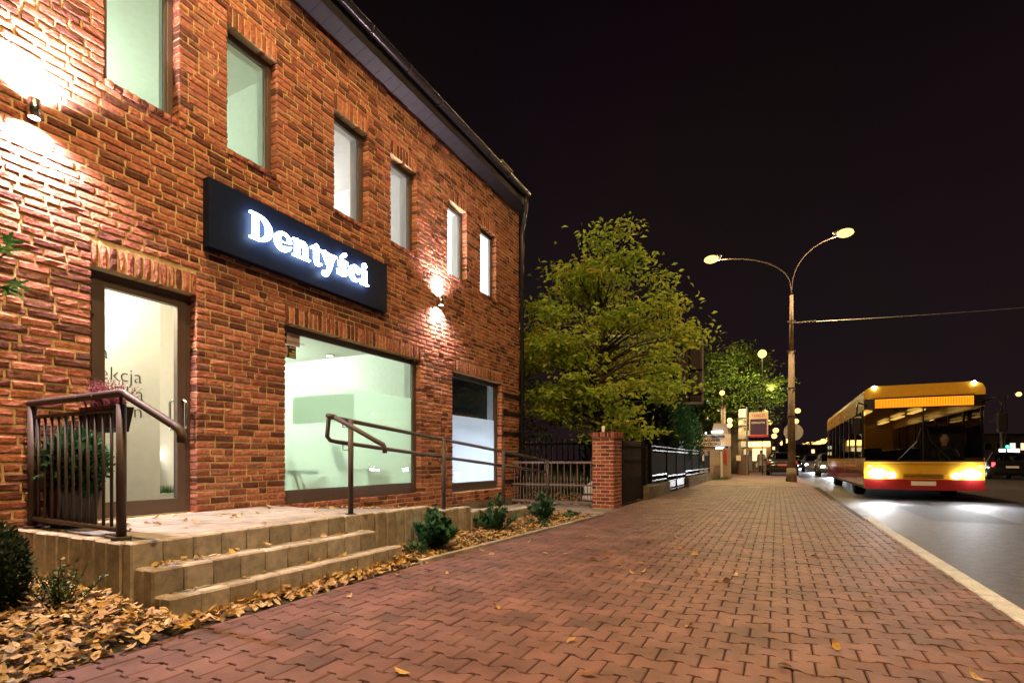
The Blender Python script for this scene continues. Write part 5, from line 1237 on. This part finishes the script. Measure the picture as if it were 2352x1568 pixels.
MB().prism([(-3.3, 2.42), (-2.4, 2.42), (-2.5, 3.0), (-3.2, 3.05)], lambda a, b, d: (a, d, b), 31.48, 31.52).build('upper_picture', 'plaster', eb)
for x, z, w_ in ((-3.0, 2.56, 0.3), (-2.85, 1.64, 0.22)): MB().box(x - w_, x + w_, 31.25, 31.35, z - 0.05, z + 0.05).build('strip_lamp', 'white_sign', eb)
for x in (-4.0, -2.4): MB().cyl((x, 31.5, 0), (x, 31.5, 1.75), 0.04, n=8).build('post', 'galv', eb)
for x in (-3.95, -3.6): MB().ball((x, 31.38, 2.5), 0.05).build('bulb', 'white_sign', eb)
lb = thing('leaning_board', 'faded red and white advertising board leaning past the weeds', 'board', (-2.35, 29.0, 0))
MB().prism([(-2.62, 0.0), (-2.10, 0.0), (-2.12, 1.58), (-2.45, 1.62), (-2.68, 1.40)], lambda a, b, d: (a, d, b), 28.98, 29.02).build('face', 'plaster', lb); MB().prism([(-2.60, 0.05), (-2.50, 0.05), (-2.52, 1.45), (-2.62, 1.40)], lambda a, b, d: (a, d, b), 28.965, 28.975).build('white_edge', 'white_paint', lb); MB().prism([(-2.46, 0.9), (-2.30, 0.7), (-2.32, 1.5), (-2.46, 1.5)], lambda a, b, d: (a, d, b), 28.965, 28.975).build('red_patch', 'sticker_red', lb)
MB().cyl((-2.35, 29.05, 0), (-2.35, 29.3, 1.3), 0.03, n=6).build('prop', 'galv', lb)
gwall = thing('boundary_wall', 'pale rendered wall beyond the end of the black fence', 'wall', (-4.0, 33.0, 0)); MB().box(-5.6, -2.75, 33.0, 33.2, -0.1, 1.65).build('face', 'plaster', gwall); MB().box(-5.65, -2.7, 32.97, 33.23, 1.65, 1.72).build('coping', 'old_concrete', gwall)
def globe_lamp(label, x, y, z, power, r=0.22, mat='sodium_lamp'):
    t = thing('globe_lamp', label, 'street lamp', (x, y, 0)); MB().cyl((x, y, 0), (x, y, z - r), 0.022, 0.018, 6).build('post', 'black_metal', t); MB().ball((x, y, z), r, 12, 8).build('globe', mat, t, True)
    if power: point('lamp_light', (x, y - 0.4, z), power, (1, 0.82, 0.4), 0.2, t)
globe_lamp('lamp shining high in the front of the roadside tree crown', -0.85, 37.0, 7.75, 1900, 0.26)
globe_lamp('lower lamp shining in the left of the roadside tree crown', -3.2, 36.6, 5.35, 700, 0.16)
globe_lamp('small lamp low in the right side of the tree crown', -0.35, 40.2, 5.9, 120, 0.15)
wl_ = thing('warning_lantern', 'double amber lantern below the roadside tree', 'lamp', (-2.65, 35.4, 0)); MB().cyl((-2.65, 35.4, 0), (-2.65, 35.4, 3.0), 0.04, n=8).build('post', 'galv', wl_)
for z in (3.15, 3.45): MB().ball((-2.65, 35.35, z), 0.15).build('bulb', 'warm_sign', wl_, True)
ks = thing('kiosk', 'small lit kiosk stall beyond the banner', 'kiosk', (-0.9, 47, 0)); MB().box(-2.2, -0.4, 47, 49, 0, 2.3).build('cabin', 'plaster', ks); MB().box(-2.4, -0.2, 46.7, 49.2, 2.3, 2.5).build('roof', 'far_roof', ks); MB().box(-2.1, -0.5, 46.6, 46.68, 2.05, 2.45).build('lit_fascia', 'warm_sign', ks); MB().box(-1.8, -0.8, 46.95, 46.99, 0.9, 1.9).build('window', 'warm_window', ks)
for i, (px, pz) in enumerate(((-2.35, 1.0), (-1.95, 0.9))): MB().box(px - 0.15, px + 0.15, 46.5, 46.56, 0.1, 1.7).build('poster_stand', 'white_paint' if i else 'paint_red', ks)
# ---------------------------------------------------------------- vehicles
def wheel(parent, x, y, r=0.31, w=0.2):
    s = 1 if x > 0 else -1
    tp = [(r * 0.62, -w / 2), (r * 0.95, -w / 2), (r, -w / 3), (r, w / 3), (r * 0.95, w / 2), (r * 0.62, w / 2)]
    def ring(prof, n=20):
        v = []; f = []
        for rr_, o in prof:
            for k in range(n): t = 2 * math.pi * k / n; v.append((x + o, y + rr_ * math.cos(t), r + rr_ * math.sin(t)))
        for i in range(len(prof) - 1):
            for k in range(n): f.append((i * n + k, i * n + (k + 1) % n, (i + 1) * n + (k + 1) % n, (i + 1) * n + k))
        return v, f
    o = MB().add(*ring(tp)).build('wheel', 'rubber', parent, True)
    MB().add(*ring([(r * 0.63, s * w * 0.3), (r * 0.55, s * w * 0.42), (r * 0.2, s * w * 0.36), (0.01, s * w * 0.40)])).build('rim', 'galv', o, True)
CARST = [(-2.06, 0.40, 0.70, 0.62, 0.72, 0.64, 0.66), (-2.02, 0.27, 0.78, 0.80, 0.78, 0.86, 0.70), (-1.90, 0.22, 0.84, 0.94, 0.82, 1.02, 0.66), (-1.62, 0.2, 0.87, 0.97, 0.85, 1.36, 0.60), (-1.25, 0.2, 0.88, 0.97, 0.86, 1.46, 0.60), (-0.5, 0.2, 0.88, 0.96, 0.87, 1.49, 0.62), (0.15, 0.2, 0.88, 0.94, 0.87, 1.42, 0.61), (0.60, 0.2, 0.88, 0.93, 0.86, 1.22, 0.62), (1.02, 0.2, 0.87, 0.92, 0.84, 0.955, 0.66), (1.5, 0.21, 0.85, 0.84, 0.80, 0.87, 0.60), (1.88, 0.23, 0.80, 0.70, 0.76, 0.74, 0.55), (2.06, 0.30, 0.70, 0.55, 0.68, 0.58, 0.45)]
def make_car(label, paint, loc, rz, lights='head', group=None, head='far_headlight'):
    t = thing('car', label, 'car', (0, 0, 0), group)
    P_ = []
    for (y, zb, wl2, zt, wb2, zr, wr2) in CARST:
        half = [(wl2 * 0.86, zb), (wl2, zb + 0.16), (max(wl2, wb2) + 0.005, (zb + 0.16 + zt) / 2), (wb2, zt), (wr2, zr), (wr2 * 0.5, zr + 0.02)]
        P_.append([(a, y, z) for a, z in half] + [(-a, y, z) for a, z in reversed(half)])
    n = 12; body, win = MB(), MB(); vs = [p for s_ in P_ for p in s_]; bf, wf = [], []
    for i in range(len(P_) - 1):
        for k in range(n):
            q = (i * n + k, i * n + (k + 1) % n, (i + 1) * n + (k + 1) % n, (i + 1) * n + k)
            tall = min(CARST[i][5] - CARST[i][3], CARST[i + 1][5] - CARST[i + 1][3]); tl2 = max(CARST[i][5] - CARST[i][3], CARST[i + 1][5] - CARST[i + 1][3])
            slope = abs(CARST[i][5] - CARST[i + 1][5]) / (CARST[i + 1][0] - CARST[i][0])
            glassy = (k in (3, 7) and tall > 0.10) or (k in (4, 5, 6) and slope > 0.38 and tl2 > 0.2 and abs(CARST[i][0]) < 1.95)
            (wf if glassy else bf).append(q)
    bf += [tuple(range(n))[::-1], tuple(range((len(P_) - 1) * n, len(P_) * n))]
    b = body.add(vs, bf).build('body', paint, t, True); win.add(vs, wf).build('windows', 'car_glass', t, True)
    for sx in (1, -1):
        for i in (2, 4, 6, 8): MB().tube([(sx * CARST[i][4], CARST[i][0], CARST[i][3]), (sx * CARST[i][6], CARST[i][0], CARST[i][5])], 0.028, 6).build('pillar', paint, t)
        for y in (-1.28, 1.30): wheel(t, sx * 0.80, y)
        MB().ball((sx * 0.97, 0.78, 0.98), 0.09, 10, 6, 1.0, 0.6, 0.8).build('mirror', paint, t, True)
        MB().ball((sx * 0.62, 1.93, 0.62), 0.12, 12, 8, 1.2, 0.8, 0.7).build('headlight', head if lights == 'head' else 'galv', t, True)
        MB().box(sx * 0.76 - 0.07, sx * 0.76 + 0.07, -2.03, -1.93, 0.70, 0.92).build('tail_light', 'tail' if lights in ('tail', 'head') else 'sticker_red', t, bevel=0.02)
    MB().box(-0.26, 0.26, -2.075, -2.055, 0.62, 0.73).build('number_plate', 'plate_redlit' if lights == 'park' else 'white_paint', t); MB().box(-0.26, 0.26, 2.06, 2.08, 0.38, 0.49).build('number_plate', 'white_paint', t)
    MB().box(-0.74, 0.74, -2.085, -2.0, 0.34, 0.46).build('bumper', paint, t, bevel=0.03)
    if lights == 'head':
        spot('beam', (0, 2.15, 0.62), (0, 1, -0.06), 1400, (0.92, 0.96, 1), 75, 0.7, 0.1, t)
    return place(t, loc, rz)
parked = make_car('black hatchback parked half on the pavement seen from behind', 'paint_black', (0.28, 38.4, 0.0), 0, 'park')
ON = 'oncoming cars with lit headlights'
make_car('grey oncoming car with white headlights just behind the bus', 'paint_grey', (3.2, 40.0, -0.075), R(180), 'head', ON)
make_car('white oncoming car in the kerb lane well behind the bus', 'paint_white', (2.9, 54.0, -0.075), R(180), 'head', ON)
make_car('dark blue oncoming car next to the bus rear in the second lane', 'paint_blue', (6.4, 62.0, -0.075), R(180), 'head', ON)
make_car('farthest oncoming car whose headlights dazzle beside the lamp pole', 'paint_black', (2.6, 74.0, -0.075), R(180), 'head', ON, 'headlight')
make_car('small grey oncoming car far away in the second lane', 'paint_grey', (6.2, 88.0, -0.075), R(180), 'head', ON)
TL = 'cars driving away with red tail lights'
make_car('dark car driving away with glowing red tail lights at the right edge', 'paint_black', (11.2, 39.0, -0.075), 0, 'tail', TL)
make_car('blue car driving away ahead of the one at the right edge', 'paint_blue', (11.0, 50.0, -0.075), 0, 'tail', TL)
make_car('pale car driving away far along the opposite lane', 'paint_white', (9.6, 95.0, -0.075), 0, 'tail', TL)
make_car('grey car driving away farthest along the opposite lane', 'paint_grey', (9.4, 120.0, -0.075), 0, 'tail', TL)

bus = thing('city_bus', 'yellow and red city bus with headlights on and amber display over the windscreen', 'bus', (0, 0, 0))
W_, Lb = 1.275, 12.0
def bsec(h0, h1, w, rt=0.22):
    pts = [(-w, h0), (w, h0)]
    if rt: pts += [(w, h1 - rt), (w - rt * 0.25, h1 - rt * 0.35), (w - rt, h1), (-w + rt, h1), (-w + rt * 0.25, h1 - rt * 0.35), (-w, h1 - rt)]
    else: pts += [(w, h1), (-w, h1)]
    return pts
bfn = lambda a, b, d: (a, d, b)
# shell without the window band
MB().box(-W_, W_, 0.18, Lb, 0.30, 0.36).build('floor', 'black_plastic', bus)
for s in (-1, 1):
    MB().box(s * W_ - (0.03 if s > 0 else 0), s * W_ + (0.03 if s < 0 else 0), 0.16, Lb, 0.34, 0.78).build('skirt', 'paint_red', bus)
    MB().box(s * W_ - (0.03 if s > 0 else 0), s * W_ + (0.03 if s < 0 else 0), 0.16, Lb, 0.78, 1.12).build('side_panel', 'paint_yellow', bus)
    MB().box(s * W_ - (0.03 if s > 0 else 0), s * W_ + (0.03 if s < 0 else 0), 0.16, Lb, 2.42, 2.72).build('cant_panel', 'paint_yellow', bus)
    for i in range(8):
        y = 0.35 + i * 1.45
        MB().box(s * W_ - 0.012, s * W_ + 0.012, y + 0.04, y + 1.41, 1.14, 2.40).build('side_window', 'bus_glass', bus)
        MB().box(s * W_ - 0.03, s * W_ + 0.016, y - 0.04, y + 0.04, 1.12, 2.42).build('window_pillar', 'black_plastic', bus)
    for y in (2.6, 8.9): wheel(bus, s * 1.10, y, 0.48, 0.28)
    hl = MB().ball((s * 0.98, 0.03, 0.70), 0.14, 14, 8, 1.35, 0.5, 0.75).build('headlight', 'headlight', bus, True)
    MB().ball((s * 0.68, 0.02, 0.66), 0.09, 12, 8, 1.0, 0.5, 0.8).build('fog_lamp', 'far_headlight', bus, True)
    MB().box(s * 1.15 - 0.05, s * 1.15 + 0.05, -0.01, 0.03, 0.86, 0.92).build('indicator', 'warm_sign', bus)
    MB().tube([(s * 1.22, 0.12, 2.55), (s * 1.45, -0.12, 2.62), (s * 1.48, -0.22, 2.45), (s * 1.48, -0.24, 2.2)], 0.022, 8).build('mirror_arm', 'black_plastic', bus, True)
    MB().box(s * 1.48 - 0.11, s * 1.48 + 0.11, -0.30, -0.18, 1.75, 2.22).build('mirror', 'black_plastic', bus, bevel=0.04)
    MB().ball((s * 1.05, 0.10, 3.02), 0.05).build('marker_light', 'far_headlight', bus)
    MB().tube([(s * 0.55, -0.03, 1.06), (s * 0.15, -0.05, 1.55), (s * 0.05, -0.045, 1.9)], 0.014, 6).build('wiper', 'black_plastic', bus)
MB().prism(bsec(2.72, 3.06, W_, 0.2), bfn, 0.10, Lb).build('roof', 'paint_yellow', bus)
MB().box(-0.8, 0.8, 3.0, 6.0, 3.06, 3.28).build('roof_unit', 'paint_yellow', bus, bevel=0.06)
MB().box(-W_, W_, Lb - 0.04, Lb, 0.34, 2.72).build('rear_wall', 'paint_yellow', bus)
fy = lambda x: 0.02 + 0.12 * (x / W_) ** 2 * abs(x / W_)        # bowed front
def front(name, mat, z0, z1, w=W_, dy=0.0, n=12, th=0.04):
    v = []; f = []
    for i in range(n + 1):
        x = -w + 2 * w * i / n; y = fy(x) + dy
        v += [(x, y, z0), (x, y, z1), (x, y + th, z1), (x, y + th, z0)]
    for i in range(n):
        a, b_ = i * 4, i * 4 + 4
        for k in range(4): f.append((a + k, a + (k + 1) % 4, b_ + (k + 1) % 4, b_ + k))
    f += [(0, 1, 2, 3), (n * 4 + 3, n * 4 + 2, n * 4 + 1, n * 4)]
    return MB().add(v, f).build(name, mat, bus)
front('bumper', 'paint_red', 0.28, 0.56, W_, -0.03, th=0.12); front('front_panel', 'paint_yellow', 0.56, 1.02); front('windscreen_sill', 'black_plastic', 1.02, 1.06)
front('windscreen', 'bus_glass', 1.06, 2.44, W_ - 0.03, 0.004, th=0.012); front('display_box', 'black_plastic', 2.44, 2.74, W_, 0.01); front('brow', 'paint_yellow', 2.74, 2.80, W_, 0.0, th=0.1)
MB().box(-0.015, 0.015, 0.01, 0.035, 1.06, 2.44).build('screen_bar', 'black_plastic', bus); MB().box(-0.26, 0.26, -0.025, -0.012, 0.40, 0.51).build('number_plate', 'white_paint', bus)
mb = MB()
for i in range(64):
    for k in range(9):
        x = -1.02 + i * 0.0325; z = 2.475 + k * 0.0265; y = fy(x) + 0.004; mb.add([(x - 0.012, y, z - 0.010), (x + 0.012, y, z - 0.010), (x + 0.012, y, z + 0.010), (x - 0.012, y, z + 0.010)], [(0, 1, 2, 3)])
tag(mb.build('led_matrix', 'amber_led', bus), kind='stuff')
for y in (1.5, 4.5, 7.5, 10.5):
    for x in (-0.7, 0.7): MB().box(x - 0.08, x + 0.08, y - 0.9, y + 0.9, 2.64, 2.68).build('ceiling_light', 'amber_glow', bus)
for i in range(7):
    for x in (-0.8, 0.8):
        y = 3.0 + i * 1.2; mb = MB().box(x - 0.42, x + 0.42, y, y + 0.42, 0.80, 0.88); mb.box(x - 0.42, x + 0.42, y + 0.42, y + 0.48, 0.85, 1.45); mb.build('seat', 'paint_blue', bus, bevel=0.03)
MB().box(0.2, 1.15, 1.3, 1.36, 0.4, 2.0).build('cab_partition', 'black_plastic', bus); mb = MB().box(0.35, 0.95, 0.95, 1.4, 0.8, 0.9); mb.box(0.4, 0.9, 1.2, 1.28, 0.9, 1.6); mb.build('driver_seat', 'black_plastic', bus, bevel=0.03)
MB().box(-1.2, 1.2, 0.2, 0.55, 0.8, 1.06).build('dashboard', 'black_plastic', bus, bevel=0.05)
for x in (-0.98, 0.98): spot('beam', (x, -0.12, 0.70), (0, -1, -0.055), 330, (0.95, 0.97, 1), 80, 0.8, 0.1, bus)
for s in (-1, 1):
    for y in (1.75, 4.65, 7.55, 10.45): MB().box(s * W_ - 0.004, s * W_ + 0.006 * s + 0.004, y - 0.006, y + 0.006, 0.36, 1.10).build('panel_seam', 'black_plastic', bus)
for z in (0.60, 0.64, 0.68): MB().box(-0.42, 0.42, 0.005, 0.03, z - 0.008, z + 0.008).build('grille_bar', 'black_plastic', bus)
MB().box(-1.16, 1.16, 0.0, 0.02, 0.945, 0.955).build('panel_seam', 'black_plastic', bus)
place(bus, (3.40, 17.0, -0.075))
drv = thing('person', 'bus driver in a dark jacket seated behind the windscreen', 'person', (4.05, 17.98, 0.82))
mb = MB(); mb.lathe([(0.17, 0.0), (0.19, 0.15), (0.21, 0.42), (0.12, 0.52), (0.06, 0.56), (0.065, 0.60), (0.10, 0.68), (0.105, 0.76), (0.07, 0.85), (0.01, 0.87)], (4.05, 17.98, 0.82), 16)
mb.build('body', 'skin', drv, True)
mb = MB(); mb.lathe([(0.19, 0.0), (0.205, 0.15), (0.225, 0.42), (0.13, 0.53), (0.075, 0.555)], (4.05, 17.98, 0.82), 16, False)
for s in (-1, 1): mb.tube([(4.05 + s * 0.2, 17.98, 1.24), (4.05 + s * 0.27, 17.8, 1.03), (4.05 + s * 0.15, 17.58, 1.10)], [0.075, 0.06, 0.045], 8)
mb.build('jacket', 'trousers', drv, True); MB().ball((4.05, 18.01, 1.60), 0.115, 12, 8, 1, 1.05, 0.95).build('hair', 'trousers', drv, True)
stw = MB(); stw.tube([(4.05 + 0.22 * math.cos(a), 17.56 + 0.08 * math.sin(a), 1.10 + 0.2 * math.sin(a)) for a in [2 * math.pi * i / 16 for i in range(17)]], 0.016, 6, False); o = stw.build('steering_wheel', 'black_plastic'); o.parent = bus; o.location = -Vector(bus.location)

# ---------------------------------------------------------------- person walking away with a bag
pr_ = thing('person', 'person in a pale grey coat walking away beside the parked car', 'person', (-1.05, 43.0, 0))
J = {'pelvis': (0, 0, 0.88), 'chest': (0, 0.02, 1.22), 'neck': (0, 0.03, 1.42), 'head': (0, 0.04, 1.56), 'top': (0, 0.04, 1.64), 'shL': (-0.18, 0.02, 1.36), 'elL': (-0.24, -0.02, 1.08), 'haL': (-0.24, 0.06, 0.84), 'shR': (0.18, 0.02, 1.36), 'elR': (0.25, -0.03, 1.10), 'haR': (0.22, 0.12, 0.90),
     'hiL': (-0.09, 0, 0.84), 'knL': (-0.10, 0.10, 0.47), 'anL': (-0.10, 0.16, 0.08), 'toL': (-0.10, 0.30, 0.04), 'hiR': (0.09, 0, 0.84), 'knR': (0.10, -0.02, 0.46), 'anR': (0.10, -0.16, 0.12), 'toR': (0.10, -0.04, 0.04)}
RD = {'pelvis': 0.14, 'chest': 0.17, 'neck': 0.055, 'head': 0.10, 'top': 0.08, 'shL': 0.07, 'elL': 0.055, 'haL': 0.035, 'shR': 0.07, 'elR': 0.055, 'haR': 0.035, 'hiL': 0.09, 'knL': 0.065, 'anL': 0.045, 'toL': 0.04, 'hiR': 0.09, 'knR': 0.065, 'anR': 0.045, 'toR': 0.04}
EDG = [('pelvis', 'chest'), ('chest', 'neck'), ('neck', 'head'), ('head', 'top'), ('chest', 'shL'), ('shL', 'elL'), ('elL', 'haL'), ('chest', 'shR'), ('shR', 'elR'), ('elR', 'haR'), ('pelvis', 'hiL'), ('hiL', 'knL'), ('knL', 'anL'), ('anL', 'toL'), ('pelvis', 'hiR'), ('hiR', 'knR'), ('knR', 'anR'), ('anR', 'toR')]
ks_ = list(J); me = bpy.data.meshes.new('body'); me.from_pydata([J[k] for k in ks_], [(ks_.index(a), ks_.index(b)) for a, b in EDG], [])
ob = bpy.data.objects.new('body', me); COL.objects.link(ob); ob.parent = pr_; me.materials.append(M['trousers'])
ob.modifiers.new('skin', 'SKIN'); me.skin_vertices[0].data[0].use_root = True
for i, k in enumerate(ks_): me.skin_vertices[0].data[i].radius = (RD[k], RD[k])
sb = ob.modifiers.new('sub', 'SUBSURF'); sb.levels = 2; sb.render_levels = 2
mb = MB(); mb.lathe([(0.25, 0.55), (0.235, 0.75), (0.20, 0.95), (0.215, 1.2), (0.20, 1.38), (0.09, 1.45)], (-1.05, 43.0, 0), 16, False); mb.tube([(-1.23, 43.02, 1.36), (-1.29, 42.98, 1.08), (-1.29, 43.05, 0.90)], [0.085, 0.07, 0.055], 8); mb.tube([(-0.87, 43.02, 1.36), (-0.80, 42.97, 1.10), (-0.83, 43.1, 0.96)], [0.085, 0.07, 0.055], 8); mb.build('coat', 'coat_cloth', pr_, True)
MB().ball((-1.05, 43.03, 1.57), 0.125, 12, 8, 0.95, 1.05, 1.12).build('hair', 'coat_cloth', pr_, True)
bg = thing('carrier_bag', 'white carrier bag in the left hand of the walking person', 'bag', (-1.3, 43.06, 0.4)); MB().prism([(-1.44, 0.42), (-1.18, 0.42), (-1.20, 0.74), (-1.42, 0.74)], lambda a, b, d: (a, d, b), 43.0, 43.12).build('pouch', 'bag', bg, bevel=0.03); MB().tube([(-1.38, 43.06, 0.74), (-1.30, 43.06, 0.85), (-1.24, 43.06, 0.74)], 0.008, 5).build('strap', 'bag', bg)

# ---------------------------------------------------------------- distant lamps, signals and buildings
def at(px, py, d):
    r = (px - 1176) / 1200 * d; return (r * _c - d * _s, r * _s + d * _c, 1 + (1055 - py) / 1200 * d)
random.seed(77)
tmpl = None
FL = [(1757, 946), (1832, 943), (1767, 970), (1828, 967), (1782, 988), (1778, 1001), (1846, 1022), (1856, 1020), (1868, 1019), (1880, 1017), (1891, 1013), (1903, 1009), (1915, 1008), (1935, 1001), (1947, 990), (1953, 1003), (1798, 1018), (1804, 1012), (2340, 905), (2300, 1004), (2090, 983), (2140, 965), (2237, 915), (2206, 958), (1983, 985)]
for i, (px, py) in enumerate(FL):
    Z = 11.5 if py < 1010 else 9.0
    if px in (2340, 2237): Z = 10.0
    d = 1200 * (Z - 1) / (1055 - py); d = min(d, 420); x, y, z = at(px, py, d)
    s = -1 if px < 1785 else 1
    if tmpl is None:
        t = thing('distant_lamp', '', 'street lamp', (0, 0, 0), 'distant street lamps along the avenue')
        MB().cyl((-1.2, 0, -20), (-1.2, 0, -0.6), 0.12, 0.08, 6).build('pole', 'conc_pole', t); MB().tube([(-1.2, 0, -0.7), (-1.0, 0, -0.1), (-0.4, 0, 0.12), (0, 0, 0.12)], 0.05, 5).build('arm', 'galv', t); MB().ball((0, 0, 0), 0.27, 10, 6, 1.1, 1, 1.0).build('lantern', 'far_lamp', t, True)
        tmpl = t
    else: t = copy_tree(tmpl)
    k = max(0.8, min(1.9, d / 130.0)) * (2.3 if px < 1985 else 1.4); place(t, (x, y, z), 0, 'distant orange street lamp glowing low over the avenue', (k, k, k))
    for ch in t.children:
        if ch.name.startswith('pole'): ch.scale = (1, 1, (z + 0.1) / 20.0 / k); ch.location = (0, 0, 0)
def signal(label, px, py, d, mat):
    x, y, z = at(px, py, d); t = thing('traffic_light', label, 'traffic light', (x, y, 0)); MB().cyl((x, y, -0.05), (x, y, z + 0.5), 0.06, n=8).build('post', 'iron', t)
    MB().box(x - 0.17, x + 0.17, y - 0.18, y - 0.06, z - 0.45, z + 0.45).build('housing', 'black_plastic', t, bevel=0.03)
    for k, dz in enumerate((0.28, 0.0, -0.28)):
        on = (mat == 'signal_red' and k == 0) or (mat == 'signal_green' and k == 2); MB().cyl((x, y - 0.18, z + dz), (x, y - 0.20, z + dz), 0.10, n=14).build('lens', mat if on else 'black_plastic', t)
    return t
signal('traffic light showing green at the right edge across the street', 2312, 1018, 46, 'signal_green')
signal('traffic light showing red far along the avenue beside the bus', 1968, 1024, 70, 'signal_red')
ws_ = thing('lit_shop_sign', 'small pale blue lit sign below the green traffic light', 'sign', (*at(2318, 1035, 48)[:2], 0)); x, y, z = at(2318, 1035, 48); MB().box(x - 0.7, x + 0.7, y - 0.05, y + 0.05, z - 0.18, z + 0.18).build('face', 'white_sign', ws_); MB().cyl((x, y + 0.1, 0), (x, y + 0.1, z + 0.1), 0.05, n=6).build('post', 'iron', ws_)
pz = thing('utility_pole', 'thin pole with a bracket lamp across the street at the right edge', 'pole', (*at(2305, 1050, 50)[:2], 0)); x, y, z = at(2298, 945, 50); MB().cyl((x + 0.1, y, 0), (x, y, z), 0.13, 0.08, 8).build('shaft', 'conc_pole', pz); MB().tube([(x, y, z - 0.9), (x - 0.5, y, z - 0.8), (x - 0.8, y, z - 0.95)], 0.05, 6).build('bracket', 'galv', pz)
def block_building(name, label, px0, px1, ytop, d, depth, mat, rows, cols, lit, seed, roofm='far_roof'):
    random.seed(seed); x0, y0, _ = at(px0, 1055, d); x1, y1, _ = at(px1, 1055, d); zt = at(px0, ytop, d)[2]
    ax = Vector((x1 - x0, y1 - y0, 0)); Lw = ax.length; ax.normalize(); nn = Vector((-ax.y, ax.x, 0))
    if nn.y < 0: nn = -nn
    t = thing(name, label, 'building', (x0, y0, 0))
    fn = lambda a, b, dd: (x0 + ax.x * a + nn.x * dd, y0 + ax.y * a + nn.y * dd, b)
    MB().prism([(0, -0.5), (Lw, -0.5), (Lw, zt), (0, zt)], fn, 0, depth).build('wall', mat, t); MB().prism([(-0.3, zt), (Lw + 0.3, zt), (Lw + 0.3, zt + 0.3), (-0.3, zt + 0.3)], fn, -0.3, depth + 0.3).build('roof', roofm, t)
    for r_ in range(rows):
        for c_ in range(cols):
            a = Lw * (c_ + 0.5) / cols; h = zt / (rows + 0.4); z = h * (r_ + 0.55); w2, h2 = Lw / cols * 0.28, h * 0.27
            on = random.random() < lit; o = MB().prism([(a - w2 - 0.08, z - h2 - 0.08), (a + w2 + 0.08, z - h2 - 0.08), (a + w2 + 0.08, z + h2 + 0.08), (a - w2 - 0.08, z + h2 + 0.08)], fn, -0.06, 0.0).build('window', 'plaster', t)
            MB().prism([(a - w2, z - h2), (a + w2, z - h2), (a + w2, z + h2), (a - w2, z + h2)], fn, -0.07, -0.061).build('pane', (random.choice(['warm_window', 'pale_window', 'warm_window']) if on else 'black_plastic'), o)
    return t
block_building('apartment_block', 'dark tall apartment block with a few lit windows beyond the hedge', 1560, 1668, 905, 150, 14, 'far_wall', 8, 9, 0.16, 4)
block_building('low_building', 'low dark building closing the avenue in the distance', 1700, 1782, 1018, 170, 12, 'far_wall', 3, 8, 0.3, 5)
block_building('low_building', 'long low shop building beyond the oncoming cars', 1835, 1990, 1022, 190, 14, 'far_wall', 2, 12, 0.35, 6)
block_building('shop_house', 'dark two-storey house across the street at the right edge', 2255, 2420, 1000, 75, 12, 'far_wall', 2, 6, 0.35, 8)
